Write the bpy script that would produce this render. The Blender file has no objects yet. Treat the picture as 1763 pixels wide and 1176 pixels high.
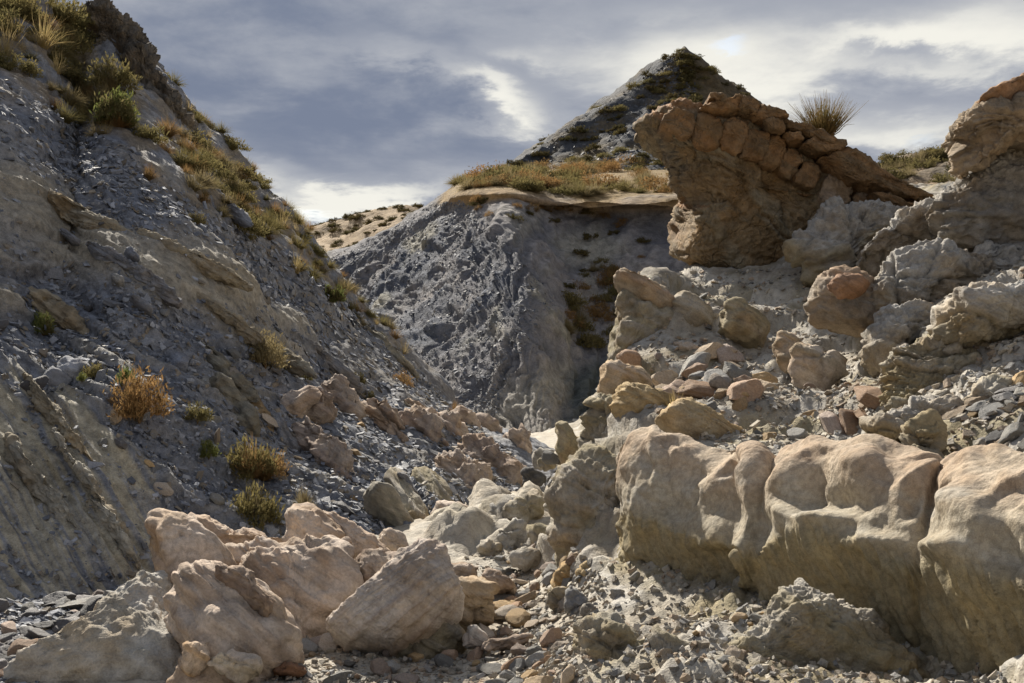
import bpy, math, time
import numpy as np
from mathutils import Vector

T0 = time.time()
S = bpy.context.scene
COL = S.collection
rng = np.random.default_rng(7)

# ------------------------------------------------------------------ camera
F, CX, HY, ZC = 1890.0, 881.5, 640.0, 2.1      # focal length in photo pixels, horizon row, eye height
cam = bpy.data.cameras.new('camera')
cam.sensor_width = 36.0
cam.lens = F / 1763 * 36.0
cam.shift_y = (HY - 588) / 1763
cam.clip_start, cam.clip_end = 0.1, 6000
co = bpy.data.objects.new('camera', cam)
co.location = (0, 0, ZC)
co.rotation_euler = (math.radians(90), 0, 0)
COL.objects.link(co)
S.camera = co

# ------------------------------------------------------------------ light
SUN_AZ, SUN_EL = math.radians(-21), math.radians(36)     # behind the scene, a little to one side
SD = Vector((math.sin(SUN_AZ) * math.cos(SUN_EL), math.cos(SUN_AZ) * math.cos(SUN_EL), math.sin(SUN_EL)))
sl = bpy.data.lights.new('sun', 'SUN')
sl.energy = 4.9
sl.angle = math.radians(1.6)
sl.color = (1.0, 0.93, 0.82)
so = bpy.data.objects.new('sun', sl)
so.rotation_euler = SD.to_track_quat('Z', 'Y').to_euler()
so.location = (0, 0, 60)
COL.objects.link(so)

S.view_settings.view_transform = 'Standard'
S.view_settings.look = 'None'
S.view_settings.exposure = 0.92
S.view_settings.gamma = 1.0
S.render.engine = 'CYCLES'
S.cycles.max_bounces = 5
S.cycles.diffuse_bounces = 3
S.cycles.use_denoising = True


class NT:
    """small helper to write node trees"""
    def __init__(s, tree):
        s.t = tree
        s.n = tree.nodes
        s.l = tree.links

    def node(s, typ, **kw):
        n = s.n.new(typ)
        for k, v in kw.items():
            setattr(n, k, v)
        return n

    def put(s, sock, v):
        if hasattr(v, 'is_linked') or isinstance(v, bpy.types.NodeSocket):
            s.l.new(v, sock)
        else:
            sock.default_value = v

    def m(s, op, a, b=None, c=None, clamp=False):
        n = s.node('ShaderNodeMath', operation=op, use_clamp=clamp)
        s.put(n.inputs[0], a)
        if b is not None:
            s.put(n.inputs[1], b)
        if c is not None:
            s.put(n.inputs[2], c)
        return n.outputs[0]

    def mix(s, f, a, b, mode='MIX'):
        n = s.node('ShaderNodeMix', data_type='RGBA', blend_type=mode)
        s.put(n.inputs[0], f)
        s.put(n.inputs[6], a)
        s.put(n.inputs[7], b)
        return n.outputs[2]

    def noise(s, vec, scale, detail=4, rough=0.55, dist=0.0):
        n = s.node('ShaderNodeTexNoise')
        if vec is not None:
            s.l.new(vec, n.inputs['Vector'])
        n.inputs['Scale'].default_value = scale
        n.inputs['Detail'].default_value = detail
        n.inputs['Roughness'].default_value = rough
        n.inputs['Distortion'].default_value = dist
        return n.outputs['Fac']

    def ramp(s, f, lo, hi, a=0.0, b=1.0):
        n = s.node('ShaderNodeMapRange', interpolation_type='SMOOTHSTEP')
        s.put(n.inputs[0], f)
        for i, v in enumerate((lo, hi, a, b)):
            n.inputs[i + 1].default_value = v
        return n.outputs[0]


def rgb(r, g, b):
    """photo value 0-255 to linear"""
    f = lambda c: (c / 255 / 12.92) if c <= 10 else ((c / 255 + 0.055) / 1.055) ** 2.4
    return (f(r), f(g), f(b), 1.0)


# ------------------------------------------------------------------ sky
W = bpy.data.worlds.new('World')
S.world = W
W.use_nodes = True
k = NT(W.node_tree)
k.n.clear()
SKY_ST = 0.1
tc = k.node('ShaderNodeTexCoord').outputs['Generated']
sep = k.node('ShaderNodeSeparateXYZ')
k.l.new(tc, sep.inputs[0])
dx, dy, dz = sep.outputs
az = k.m('ARCTAN2', dx, dy)
el = k.m('ARCSINE', dz)
sky = k.node('ShaderNodeTexSky', sky_type='NISHITA', sun_disc=False)
sky.sun_elevation = SUN_EL
sky.sun_rotation = SUN_AZ
sky.altitude = 400
# a cloud deck seen in perspective: direction projected on a flat layer
den = k.m('ADD', k.m('MAXIMUM', dz, 0.0), 0.16)
cu, cv = k.m('DIVIDE', dx, den), k.m('DIVIDE', dy, den)
cc = k.node('ShaderNodeCombineXYZ')
k.put(cc.inputs[0], cu)
k.put(cc.inputs[1], cv)
cp = cc.outputs[0]
n1 = k.noise(cp, 1.3, 8, 0.58, 0.15)
n2 = k.noise(cp, 3.6, 8, 0.6, 0.2)
n3 = k.noise(cp, 0.45, 3, 0.5, 0.0)
wob = k.m('MULTIPLY', k.m('SUBTRACT', n1, 0.5), 0.10)
wob2 = k.m('MULTIPLY', k.m('SUBTRACT', n2, 0.5), 0.10)
azw = k.m('ADD', az, wob)
elw = k.m('ADD', el, wob2)


def blob(px, py, sx, sy, amp, slant=0.0):
    """a soft gap or bank in the cloud deck at a fixed direction of the sky"""
    a0 = math.atan2(px - CX, F)
    e0 = math.atan2((HY - py) / F, math.hypot((px - CX) / F, 1))
    ea = k.m('SUBTRACT', azw, a0)
    ee = k.m('SUBTRACT', elw, e0)
    if slant:
        ee = k.m('ADD', ee, k.m('MULTIPLY', ea, slant))
    a = k.m('POWER', k.m('ABSOLUTE', k.m('DIVIDE', ea, sx / F)), 2.0)
    b = k.m('POWER', k.m('ABSOLUTE', k.m('DIVIDE', ee, sy / F)), 2.0)
    return k.m('MULTIPLY', k.m('EXPONENT', k.m('MULTIPLY', k.m('ADD', a, b), -1.0)), amp)


light = k.m('ADD', k.m('MULTIPLY', k.m('SUBTRACT', n1, 0.5), 1.2), k.m('MULTIPLY', k.m('SUBTRACT', n2, 0.5), 1.1))
light = k.m('ADD', light, 0.20)
for b in [(860, 165, 85, 30, .75, .35), (690, 105, 90, 22, .38, .2), (1215, 140, 190, 80, .72, 0), (890, 85, 90, 25, .28, 0),
          (1640, 70, 240, 65, .66, 0), (1480, 60, 120, 22, .25, 0), (600, 352, 190, 26, .8, -.15), (450, 300, 90, 26, .42, .2),
          (1180, 25, 300, 22, .10, 0), (1590, 235, 150, 30, .42, 0), (1360, 240, 150, 70, .30, 0), (880, 215, 70, 12, .25, .1),
          (600, 225, 330, 70, -.28, .05), (330, 60, 420, 90, -.16, 0), (1560, 85, 110, 18, -.42, .1), (1750, 130, 120, 60, -.2, 0),
          (1010, 190, 120, 40, -.05, 0), (1400, 180, 160, 30, -.12, 0)]:
    light = k.m('ADD', light, blob(*b))
c1 = k.mix(k.ramp(light, -0.2, 0.5), rgb(122, 132, 153), rgb(172, 176, 185))
c2 = k.mix(k.ramp(light, 0.35, 0.95), c1, rgb(244, 242, 233))
gain = k.node('ShaderNodeMix', data_type='RGBA', blend_type='MULTIPLY')
gain.inputs[0].default_value = 1.0
k.l.new(c2, gain.inputs[6])
gain.inputs[7].default_value = (1 / SKY_ST / 2 ** S.view_settings.exposure,) * 3 + (1,)
hole = k.m('ADD', blob(1268, 103, 26, 9, 1.3), blob(545, 372, 60, 16, .8))
hole = k.m('ADD', hole, blob(1600, 245, 34, 9, .7))
hole = k.ramp(hole, 0.1, 1.4, 0.0, 0.28)
hole = k.m('MAXIMUM', hole, k.ramp(n3, 0.70, 0.8, 0.0, 0.6))
skyc = k.mix(hole, gain.outputs[2], sky.outputs[0])
bg = k.node('ShaderNodeBackground')
k.l.new(skyc, bg.inputs[0])
bg.inputs[1].default_value = SKY_ST
wo = k.node('ShaderNodeOutputWorld')
k.l.new(bg.outputs[0], wo.inputs[0])

# ------------------------------------------------------------------ numpy noise
_r = np.random.default_rng(3)
PERM = np.tile(_r.permutation(256), 3).astype(np.int32)
GR = _r.normal(size=(256, 3)).astype(np.float32)
GR /= np.linalg.norm(GR, axis=1)[:, None]


def pn(p):
    p = np.asarray(p, np.float32)
    i = np.floor(p).astype(np.int32)
    f = p - i
    i &= 255
    u = f * f * f * (f * (f * 6 - 15) + 10)
    out = 0
    for a in (0, 1):
        wx = u[:, 0] if a else 1 - u[:, 0]
        pa = PERM[i[:, 0] + a]
        for b in (0, 1):
            wy = wx * (u[:, 1] if b else 1 - u[:, 1])
            pb = PERM[pa + i[:, 1] + b]
            for c in (0, 1):
                wz = wy * (u[:, 2] if c else 1 - u[:, 2])
                g = GR[PERM[pb + i[:, 2] + c]]
                out = out + wz * (g[:, 0] * (f[:, 0] - a) + g[:, 1] * (f[:, 1] - b) + g[:, 2] * (f[:, 2] - c))
    return out * 1.5


def fbm(p, o=4, gain=.5):
    s, a, q = 0, 1.0, np.asarray(p, np.float32) + 17.3
    for _ in range(o):
        s = s + a * pn(q)
        q = q * 2.03 + 9.1
        a *= gain
    return s


def ridged(p, o=4, gain=.5):
    s, a, q = 0, 1.0, np.asarray(p, np.float32) + 31.7
    for _ in range(o):
        s = s + a * (1 - 2 * np.abs(pn(q)))
        q = q * 2.1 + 5.3
        a *= gain
    return s / 1.9


def billow(p, o=3, gain=.5):
    s, a, q = 0, 1.0, np.asarray(p, np.float32) + 3.9
    for _ in range(o):
        s = s + a * np.abs(pn(q))
        q = q * 2.07 + 7.7
        a *= gain
    return s


def cells(p):
    """jittered cells: per-point random value of the nearest cell and edge closeness"""
    p = np.asarray(p, np.float32)
    i0 = np.floor(p - .5).astype(np.int32)
    d1 = np.full(len(p), 9., np.float32)
    d2 = d1.copy()
    idn = np.zeros(len(p), np.int32)
    for a in (0, 1):
        for b in (0, 1):
            for c in (0, 1):
                q = i0 + np.array([a, b, c])
                h = PERM[PERM[PERM[q[:, 0] & 255] + (q[:, 1] & 255)] + (q[:, 2] & 255)]
                d = np.linalg.norm(p - (q + .5 + GR[h] * .3), axis=1)
                less = d < d1
                d2 = np.where(less, d1, np.minimum(d2, d))
                idn = np.where(less, h, idn)
                d1 = np.where(less, d, d1)
    return idn / 255.0, d2 - d1


def sst(x, a, b):
    t = np.clip((x - a) / (b - a), 0, 1)
    return t * t * (3 - 2 * t)


def P(px, py, d):
    px, py, d = np.broadcast_arrays(np.asarray(px, float), np.asarray(py, float), np.asarray(d, float))
    return np.stack([(px - CX) / F * d, d, ZC + (HY - py) / F * d], -1)


def proj(V):
    y = np.maximum(V[..., 1], .3)
    return CX + V[..., 0] / y * F, HY - (V[..., 2] - ZC) / y * F


def inpoly(px, py, poly, soft=0.0):
    """soft mask: 1 inside a polygon, falling off over `soft` outside"""
    poly = np.asarray(poly, float)
    ins = np.zeros(px.shape, bool)
    dist = np.full(px.shape, 1e9)
    for a, b in zip(poly, np.roll(poly, -1, 0)):
        cr = ((a[1] > py) != (b[1] > py)) & (px < (b[0] - a[0]) * (py - a[1]) / (b[1] - a[1] + 1e-9) + a[0])
        ins ^= cr
        if soft:
            e = b - a
            t = np.clip(((px - a[0]) * e[0] + (py - a[1]) * e[1]) / (e @ e + 1e-9), 0, 1)
            dist = np.minimum(dist, np.hypot(px - a[0] - t * e[0], py - a[1] - t * e[1]))
    if not soft:
        return ins
    sd = np.where(ins, dist, -dist)
    return sst(sd, -soft, soft)


def crom(A, n, closed=False):
    """Catmull-Rom resampling of the first axis of A to n samples"""
    A = np.asarray(A, float)
    m = len(A)
    t = np.linspace(0, m if closed else m - 1, n, endpoint=not closed)
    i = np.minimum(np.floor(t).astype(int), m - 1 if closed else m - 2)
    f = (t - i).reshape((-1,) + (1,) * (A.ndim - 1))
    g = (lambda j: A[j % m]) if closed else (lambda j: A[np.clip(j, 0, m - 1)])
    p0, p1, p2, p3 = g(i - 1), g(i), g(i + 1), g(i + 2)
    return .5 * (2 * p1 + (p2 - p0) * f + (2 * p0 - 5 * p1 + 4 * p2 - p3) * f ** 2 + (3 * p1 - p0 - 3 * p2 + p3) * f ** 3)


# ------------------------------------------------------------------ mesh helpers
def mesh_from(name, V, Q, col=None, smooth=True):
    V = np.asarray(V, np.float32).reshape(-1, 3)
    Q = np.asarray(Q, np.int32)
    me = bpy.data.meshes.new(name)
    n, kk = Q.shape
    me.vertices.add(len(V))
    me.vertices.foreach_set('co', V.ravel())
    me.loops.add(n * kk)
    me.loops.foreach_set('vertex_index', Q.ravel())
    me.polygons.add(n)
    me.polygons.foreach_set('loop_start', np.arange(0, n * kk, kk, dtype=np.int32))
    me.polygons.foreach_set('use_smooth', np.full(n, smooth))
    if col is not None:
        a = me.color_attributes.new('Col', 'FLOAT_COLOR', 'POINT')
        c = np.ones((len(V), 4), np.float32)
        c[:, :3] = np.clip(col, 0.005, .9)
        a.data.foreach_set('color', c.ravel())
    me.update(calc_edges=True)
    me.validate()
    return me


def link(name, me, mat=None, parent=None, loc=None, label=None, cat=None, group=None, kind=None):
    o = bpy.data.objects.new(name, me)
    COL.objects.link(o)
    if mat is not None and me is not None and not me.materials:
        me.materials.append(mat)
    if parent is not None:
        o.parent = parent
    if loc is not None:
        o.location = loc
    for kx, v in (('label', label), ('category', cat), ('group', group), ('kind', kind)):
        if v:
            o[kx] = v
    return o


def grid_faces(nv, nu, wrap=False):
    a = np.arange(nv * nu).reshape(nv, nu)
    if wrap:
        a = np.concatenate([a, a[:, :1]], 1)
    return np.stack([a[:-1, :-1], a[:-1, 1:], a[1:, 1:], a[1:, :-1]], -1).reshape(-1, 4)


def grid_normals(V, wrap=False):
    if wrap:
        du = np.roll(V, -1, 1) - np.roll(V, 1, 1)
    else:
        du = np.gradient(V, axis=1)
    dv = np.gradient(V, axis=0)
    n = np.cross(du, dv)
    return n / (np.linalg.norm(n, axis=-1, keepdims=True) + 1e-12)


def patch(net, nv, nu):
    """smooth sheet through a net of world points (rows x columns)"""
    return crom(np.swapaxes(crom(np.asarray(net, float), nv), 0, 1), nu).swapaxes(0, 1)


C = lambda *v: np.array(v, np.float32)


def mixc(a, b, t):
    t = np.asarray(t)[..., None]
    return a * (1 - t) + b * t


# ------------------------------------------------------------------ materials
def rock_mat(name, scale=6.0, bump=.5, rough=.85, spec=.3, var=.35, streak=None, gloss=0.0, crack=0.0, attr=True, base=(.3, .3, .3), objvar=0.0, warmth=.25):
    m = bpy.data.materials.new(name)
    m.use_nodes = True
    k = NT(m.node_tree)
    bs = k.n['Principled BSDF']
    tcn = k.node('ShaderNodeTexCoord').outputs['Object']
    v = tcn
    if streak:
        mp = k.node('ShaderNodeMapping', vector_type='TEXTURE')
        mp.inputs['Rotation'].default_value = streak[0]
        mp.inputs['Scale'].default_value = streak[1]
        k.l.new(tcn, mp.inputs[0])
        v = mp.outputs[0]
    a = k.noise(v, scale, 8, .62)
    b = k.noise(tcn, scale * 6.3, 5, .65)
    c = k.noise(tcn, scale * .35, 4, .5)
    if attr:
        at = k.node('ShaderNodeVertexColor', layer_name='Col').outputs[0]
    else:
        at = k.node('ShaderNodeRGB').outputs[0]
        at.default_value = tuple(base) + (1,)
    f = k.m('ADD', k.m('MULTIPLY', a, .6), k.m('MULTIPLY', b, .4))
    g = k.ramp(f, .3, .7, 1 - var, 1 + var)
    cb = k.node('ShaderNodeCombineXYZ')
    for i in range(3):
        k.put(cb.inputs[i], g)
    colr = k.mix(1.0, at, cb.outputs[0], 'MULTIPLY')
    warm = k.ramp(c, .35, .7)
    colr = k.mix(k.m('MULTIPLY', warm, warmth), colr, (.42, .31, .2, 1), 'SOFT_LIGHT')
    if objvar:
        oi = k.node('ShaderNodeObjectInfo').outputs['Random']
        hv = k.node('ShaderNodeHueSaturation')
        k.put(hv.inputs['Value'], k.ramp(oi, 0, 1, 1 - objvar, 1 + objvar))
        k.put(hv.inputs['Saturation'], k.ramp(k.m('FRACT', k.m('MULTIPLY', oi, 7.3)), 0, 1, .6, 1.3))
        k.l.new(colr, hv.inputs['Color'])
        colr = hv.outputs[0]
    k.l.new(colr, bs.inputs['Base Color'])
    bs.inputs['Specular IOR Level'].default_value = spec
    if gloss:
        k.put(bs.inputs['Roughness'], k.ramp(b, .4, .66, rough, rough - gloss))
    else:
        bs.inputs['Roughness'].default_value = rough
    h = k.m('ADD', k.m('MULTIPLY', a, 1.0), k.m('MULTIPLY', b, .28))
    if crack:
        vo = k.node('ShaderNodeTexVoronoi', feature='DISTANCE_TO_EDGE')
        dn = k.node('ShaderNodeTexNoise')
        dn.inputs['Scale'].default_value = scale * .6
        k.l.new(tcn, dn.inputs['Vector'])
        vv = k.node('ShaderNodeVectorMath', operation='MULTIPLY_ADD')
        k.l.new(dn.outputs['Color'], vv.inputs[0])
        vv.inputs[1].default_value = (.5, .5, .5)
        k.l.new(v, vv.inputs[2])
        k.l.new(vv.outputs[0], vo.inputs['Vector'])
        vo.inputs['Scale'].default_value = scale * .3
        h = k.m('ADD', h, k.m('MULTIPLY', k.ramp(vo.outputs[0], 0.0, .05), crack))
    bp = k.node('ShaderNodeBump')
    bp.inputs['Strength'].default_value = bump
    bp.inputs['Distance'].default_value = .55 / scale
    k.l.new(h, bp.inputs['Height'])
    k.l.new(bp.outputs[0], bs.inputs['Normal'])
    return m


def leaf_mat(name, c, c2, tr=.45, rough=.6):
    m = bpy.data.materials.new(name)
    m.use_nodes = True
    k = NT(m.node_tree)
    k.n.remove(k.n['Principled BSDF'])
    tcn = k.node('ShaderNodeTexCoord').outputs['Object']
    oi = k.node('ShaderNodeObjectInfo').outputs['Random']
    ns = k.noise(tcn, 5.0, 3, .6)
    f = k.m('ADD', k.ramp(ns, .3, .7, -.25, .6), k.m('MULTIPLY', oi, .6), clamp=True)
    cc = k.mix(f, tuple(c) + (1,), tuple(c2) + (1,))
    d = k.node('ShaderNodeBsdfDiffuse')
    t = k.node('ShaderNodeBsdfTranslucent')
    k.l.new(cc, d.inputs[0])
    k.l.new(cc, t.inputs[0])
    mx = k.node('ShaderNodeMixShader')
    mx.inputs[0].default_value = tr
    k.l.new(d.outputs[0], mx.inputs[1])
    k.l.new(t.outputs[0], mx.inputs[2])
    k.l.new(mx.outputs[0], k.n['Material Output'].inputs[0])
    return m


DIP = ((0, math.radians(32), 0), (4.0, 3.0, .55))        # beds dip down to the right of the valley
M = dict(
    slope=rock_mat('slate_scree_slope', 9.0, .9, .85, .25, .45, gloss=.08, warmth=.06),
    mid=rock_mat('weathered_slate_hill', 2.4, 1.0, .9, .15, .4, warmth=.06),
    hill=rock_mat('scrubby_hill', 1.2, .8, .9, .2, .4),
    ground=rock_mat('mudstone_ground', 9.0, .9, .9, .2, .3),
    sand=rock_mat('smooth_sandstone', 24.0, .8, .92, .12, .34),
    bed=rock_mat('bedded_sandstone', 7.0, .65, .9, .15, .34, streak=DIP),
    out=rock_mat('ochre_outcrop', 5.0, .95, .88, .2, .34, crack=.25),
    mud=rock_mat('crusted_mudstone', 10.0, 1.0, .92, .18, .3),
    slate=rock_mat('loose_slate', 9.0, .35, .62, .4, .35, attr=False, base=(.2, .205, .22), objvar=.4, warmth=.05),
    chip=rock_mat('slate_chips', 9.0, .3, .84, .3, .3, gloss=.26, warmth=.05),
    st_grey=rock_mat('grey_stone', 11.0, .5, .8, .3, .3, attr=False, base=(.22, .215, .2), objvar=.35),
    st_dark=rock_mat('dark_stone', 11.0, .45, .7, .35, .3, attr=False, base=(.105, .1, .1), objvar=.4),
    st_tan=rock_mat('tan_stone', 11.0, .5, .85, .25, .3, attr=False, base=(.36, .28, .19), objvar=.3),
    st_red=rock_mat('reddish_stone', 11.0, .5, .8, .25, .3, attr=False, base=(.31, .225, .165), objvar=.3),
    wood=rock_mat('woody_stem', 20.0, .5, .9, .2, .3, attr=False, base=(.16, .11, .06)),
    gold=leaf_mat('dry_gold_grass', (.27, .215, .11), (.2, .165, .09)),
    rust=leaf_mat('rusty_twigs', (.29, .17, .07), (.2, .135, .06)),
    olive=leaf_mat('olive_scrub', (.14, .125, .055), (.2, .16, .065)),
    green=leaf_mat('fresh_green', (.12, .145, .045), (.17, .17, .055)),
    dark=leaf_mat('dark_scrub', (.075, .07, .03), (.13, .1, .045), .3),
    straw=leaf_mat('pale_straw', (.42, .33, .17), (.34, .25, .1)),
)

SLATE, SLATE2 = C(.165, .178, .208), C(.235, .242, .26)
TAN, TANG, PALE = C(.36, .315, .235), C(.27, .25, .20), C(.44, .41, .34)
EARTH = C(.22, .165, .09)
PINK, PINK2 = C(.51, .435, .365), C(.40, .315, .245)
YEL, OCH = C(.43, .33, .19), C(.34, .22, .10)
MUD, OLIVE, CRUST = C(.36, .33, .275), C(.31, .27, .18), C(.5, .48, .44)

# ------------------------------------------------------------------ hillside on one flank
top = [(-520, -460, 22), (-260, -200, 23.5), (-90, -50, 24.5), (60, -8, 25.5), (118, 48, 26.5), (140, 66, 27.3), (190, 30, 28), (222, 62, 28.3),
       (268, 118, 28.6), (325, 195, 29), (378, 252, 29.5), (420, 300, 30), (490, 372, 30.5), (560, 450, 31), (640, 543, 31.5), (720, 634, 32),
       (790, 712, 32.5), (850, 742, 33), (905, 772, 32.5), (960, 800, 31)]
foot = [(-900, 1290, 6.2), (-520, 1180, 7.4), (-250, 1105, 8.6), (-60, 1062, 9.4), (40, 1045, 9.8), (100, 1040, 9.9), (170, 1030, 10.2), (230, 1015, 10.6),
        (290, 1000, 11.1), (360, 985, 11.6), (430, 968, 12.2), (500, 955, 12.7), (570, 945, 13.2), (640, 936, 13.6), (710, 922, 14.2), (760, 905, 15),
        (810, 885, 16.3), (850, 870, 17.4), (890, 858, 18.4), (940, 840, 20)]
n_top = np.array([P(*t) for t in top])
n_foot = np.array([P(*t) for t in foot])
rows = [n_top + np.array([-6, 14, -7]), n_top + np.array([-1.6, 4.5, -1.6])]
for t in (0, .14, .3, .46, .62, .78, .9, 1.0):
    r = n_top * (1 - t) + n_foot * t
    bow = math.sin(t * math.pi) * (0.35 + 0.5 * np.sin(np.arange(len(top)) * .75 + t * 2.2))
    r = r + np.outer(bow, np.array([.35, -.55, .75])) * .75
    rows.append(r)
rows.append(n_foot + np.array([.5, -.9, -.7]))
HV, HU = 470, 430
LV = patch(rows, HV, HU)
LN = grid_normals(LV)
if LN[..., 2].mean() < 0:
    LN = -LN
lpx, lpy = proj(LV)
p = LV.reshape(-1, 3)
px0, py0 = lpx.ravel(), lpy.ravel()
s = py0 - .62 * px0
s2 = py0 - 1.45 * px0
big = fbm(p * .22, 4)
wn = fbm(p * .6, 3)
lay = pn(np.stack([s / 26 + wn * 1.1, px0 / 420, np.full_like(s, 2.)], -1)) + .5 * pn(np.stack([s / 9 + wn * 2, px0 / 220, np.full_like(s, 7.)], -1))
rough = ridged(p * 1.3, 5, .55)
fine = fbm(p * 5.5, 3, .6)
tanm = np.maximum.reduce([
    inpoly(px0, py0, [(-50, 270), (60, 300), (160, 380), (330, 415), (430, 470), (445, 520), (560, 560), (545, 590), (400, 540), (300, 520), (200, 470), (80, 470), (-50, 450)], 28),
    inpoly(px0, py0, [(-50, 470), (30, 480), (60, 540), (-50, 520)], 20),
    inpoly(px0, py0, [(300, 480), (430, 560), (560, 590), (720, 680), (700, 690), (540, 610), (400, 590)], 16) * .8,
    inpoly(px0, py0, [(335, 640), (400, 640), (470, 740), (470, 790), (390, 720)], 18) * .9])
tanm = np.clip(tanm + .45 * wn * (tanm > .02) - .1, 0, 1)
lowb = np.maximum(inpoly(px0, py0, [(-80, 690), (20, 640), (110, 700), (190, 800), (260, 900), (275, 1010), (150, 1060), (-80, 1060)], 30),
                  inpoly(px0, py0, [(60, 640), (150, 690), (280, 850), (265, 870), (190, 830), (110, 730)], 20) * .8)
lowst = pn(np.stack([s2 / 20 + wn, py0 / 300, np.full_like(s, 4.)], -1)) + .6 * pn(np.stack([s2 / 7 + wn * 1.5, py0 / 150, np.full_like(s, 14.)], -1))
lowb = np.clip(lowb * 1.25 * sst(lowst, -.5, .15) + .25 * lowb * wn, 0, 1)
greyb = inpoly(px0, py0, [(560, 545), (700, 620), (790, 715), (850, 745), (760, 710), (640, 660), (560, 600)], 25)
lay = np.tanh(lay * 2.0) * .7
lowr = inpoly(px0, py0, [(-120, 660), (40, 630), (130, 690), (210, 790), (280, 890), (290, 1030), (150, 1080), (-120, 1080)], 30)
disp = .26 * big + .13 * lay * (1 - .3 * tanm) * (1 - .8 * lowr) + .08 * (rough - .5) * (1 - .6 * tanm) + .03 * fine
disp -= lowr * (.06 * (rough - .5) + .03 * fine)
disp += .045 * lowr * np.tanh(1.6 * pn(np.stack([s2 / 24 + wn, py0 / 300, np.full_like(s, 4.)], -1))) + .12 * tanm
grassm = inpoly(px0, py0, [(-80, -80), (130, 40), (200, 120), (330, 210), (490, 370), (600, 505), (575, 525), (470, 440), (380, 385), (270, 335), (200, 260), (110, 190), (-80, 175)], 25)
edge = np.clip(1 - np.abs(np.arange(HV)[:, None] / HV - 2 / 10) * 9, 0, 1) * np.ones((1, HU))
disp *= (1 - .45 * edge.ravel())
disp += edge.ravel() * .35 * (cells(p * 1.1)[0] - .5)
LV = (p + LN.reshape(-1, 3) * disp[:, None]).reshape(HV, HU, 3)
c = mixc(SLATE, SLATE2, sst(fbm(p * .9, 4), -.35, .5))
c = mixc(c, C(.33, .29, .22), .5 * sst(pn(p * .5 + 40) * .7 + .9 * lay, .2, .8))
c = mixc(c, TAN * .95, tanm * .85)
c = mixc(c, mixc(PALE * .8, C(.40, .355, .26), sst(lowst, -.5, .6)), lowb)
c = mixc(c, C(.16, .15, .14), greyb * .6)
c = mixc(c, EARTH, np.maximum(grassm, edge.ravel() * .9) * .7 * sst(fbm(p * 1.4, 3), -.4, .3))
c *= (1 + .35 * pn(np.stack([s / 6 + wn * 2, px0 / 90, p[:, 2]], -1)))[:, None]
left_me = mesh_from('hillside', LV, grid_faces(HV, HU), c)
link('hillside', left_me, M['slope'], kind='structure', label='steep slate hillside with tan ledges and grassy crest')
LN = grid_normals(LV)
LN = LN if LN[..., 2].mean() > 0 else -LN
lpx, lpy = proj(LV)
L_slate = ((1 - np.maximum(np.maximum(tanm, lowb), grassm * .7)) * (1 - .6 * sst(lay, -.1, .5))).reshape(HV, HU)
K0 = int(HV * .2)      # rows before this one lie behind the skyline
LVall = LV
LV, LN, lpx, lpy, L_slate = LV[K0:], LN[K0:], lpx[K0:], lpy[K0:], L_slate[K0:]

# ------------------------------------------------------------------ ground: wash and rising bank, one height field
gp = [(750, 1176, 0.), (870, 1100, 0.), (650, 1140, 0.), (560, 1120, .03), (880, 1000, .03), (860, 950, .12), (800, 905, .3), (870, 885, .35), (930, 905, .3), (920, 850, .2),
      (920, 800, .03), (920, 770, 0.), (900, 752, 0.), (100, 1095, .0), (20, 1120, .0), (200, 1050, .02), (0, 1050, .05), (400, 1000, .15), (400, 1170, .05)]
ctrl = []
for x, y, z in gp:
    d = (ZC - z) * F / (y - HY)
    ctrl.append(((x - CX) / F, d, z))
for x, y, d in [(1000, 1176, 5.8), (1150, 1110, 6.4), (1300, 1085, 6.6), (1310, 1050, 7.4), (1180, 1020, 8.2), (1500, 1110, 6.5), (1700, 1180, 5.55), (1400, 1070, 7.0), (1600, 1140, 6.0), (1240, 1030, 7.8), (1500, 1190, 5.3), (1763, 1200, 4.9), (1100, 965, 8.9), (1050, 962, 9.7), (980, 930, 11.5), (1000, 850, 12.8),
                (1040, 790, 12.9), (1065, 735, 12.4), (1300, 765, 10.2), (1450, 765, 9.7), (1200, 690, 12.5), (1400, 690, 12.2), (1150, 630, 14.5), (1300, 610, 15), (1450, 600, 14.5),
                (1095, 560, 16.3), (1200, 505, 18), (1105, 485, 18), (1300, 478, 19), (1200, 445, 20.5), (1450, 480, 17.5), (1600, 480, 15.4), (1700, 420, 15.4), (1763, 380, 15.2),
                (1640, 345, 18), (1600, 372, 21), (1550, 650, 10.8), (1650, 610, 10.4), (1763, 570, 9.8), (1763, 700, 8.2), (1650, 740, 8.4), (1763, 765, 7.4), (1900, 600, 8.4),
                (1520, 700, 10.4), (1480, 640, 12.6), (1340, 720, 11.2), (1230, 740, 11), (1900, 420, 13), (1900, 800, 6.2), (1900, 1100, 4.6), (1620, 330, 30), (1560, 330, 36)]:
    ctrl.append(((x - CX) / F, d, ZC + (HY - y) / F * d))
for x, d, z in [(985, 17, .1), (960, 14, .2), (1000, 20, 0), (1010, 25, 0), (1100, 26, 1.0), (1080, 31, .5), (1180, 30, 4), (1250, 25, 5.3), (1300, 31, 6), (100, 13, -.1), (-200, 10, -.1),
                (-500, 8, 0), (400, 14.5, -.1), (600, 18, -.1), (700, 25, -.1), (800, 36, 0), (900, 46, 0), (1000, 44, .3), (881, 3, .35), (300, 3, .1), (1500, 3, .7), (500, 5.5, .02), (800, 5.5, .05),
                (200, 46, 0), (-400, 40, 0), (-600, 3, .1), (2200, 3, .9), (2200, 20, 5.5), (2200, 46, 8), (1500, 46, 8), (1250, 46, 5)]:
    ctrl.append(((x - CX) / F, d, z))
ctrl = np.array(ctrl)
kx = lambda u, d: np.stack([u * 2.0, np.log(d)], -1)
KC = kx(ctrl[:, 0], ctrl[:, 1])
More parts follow.
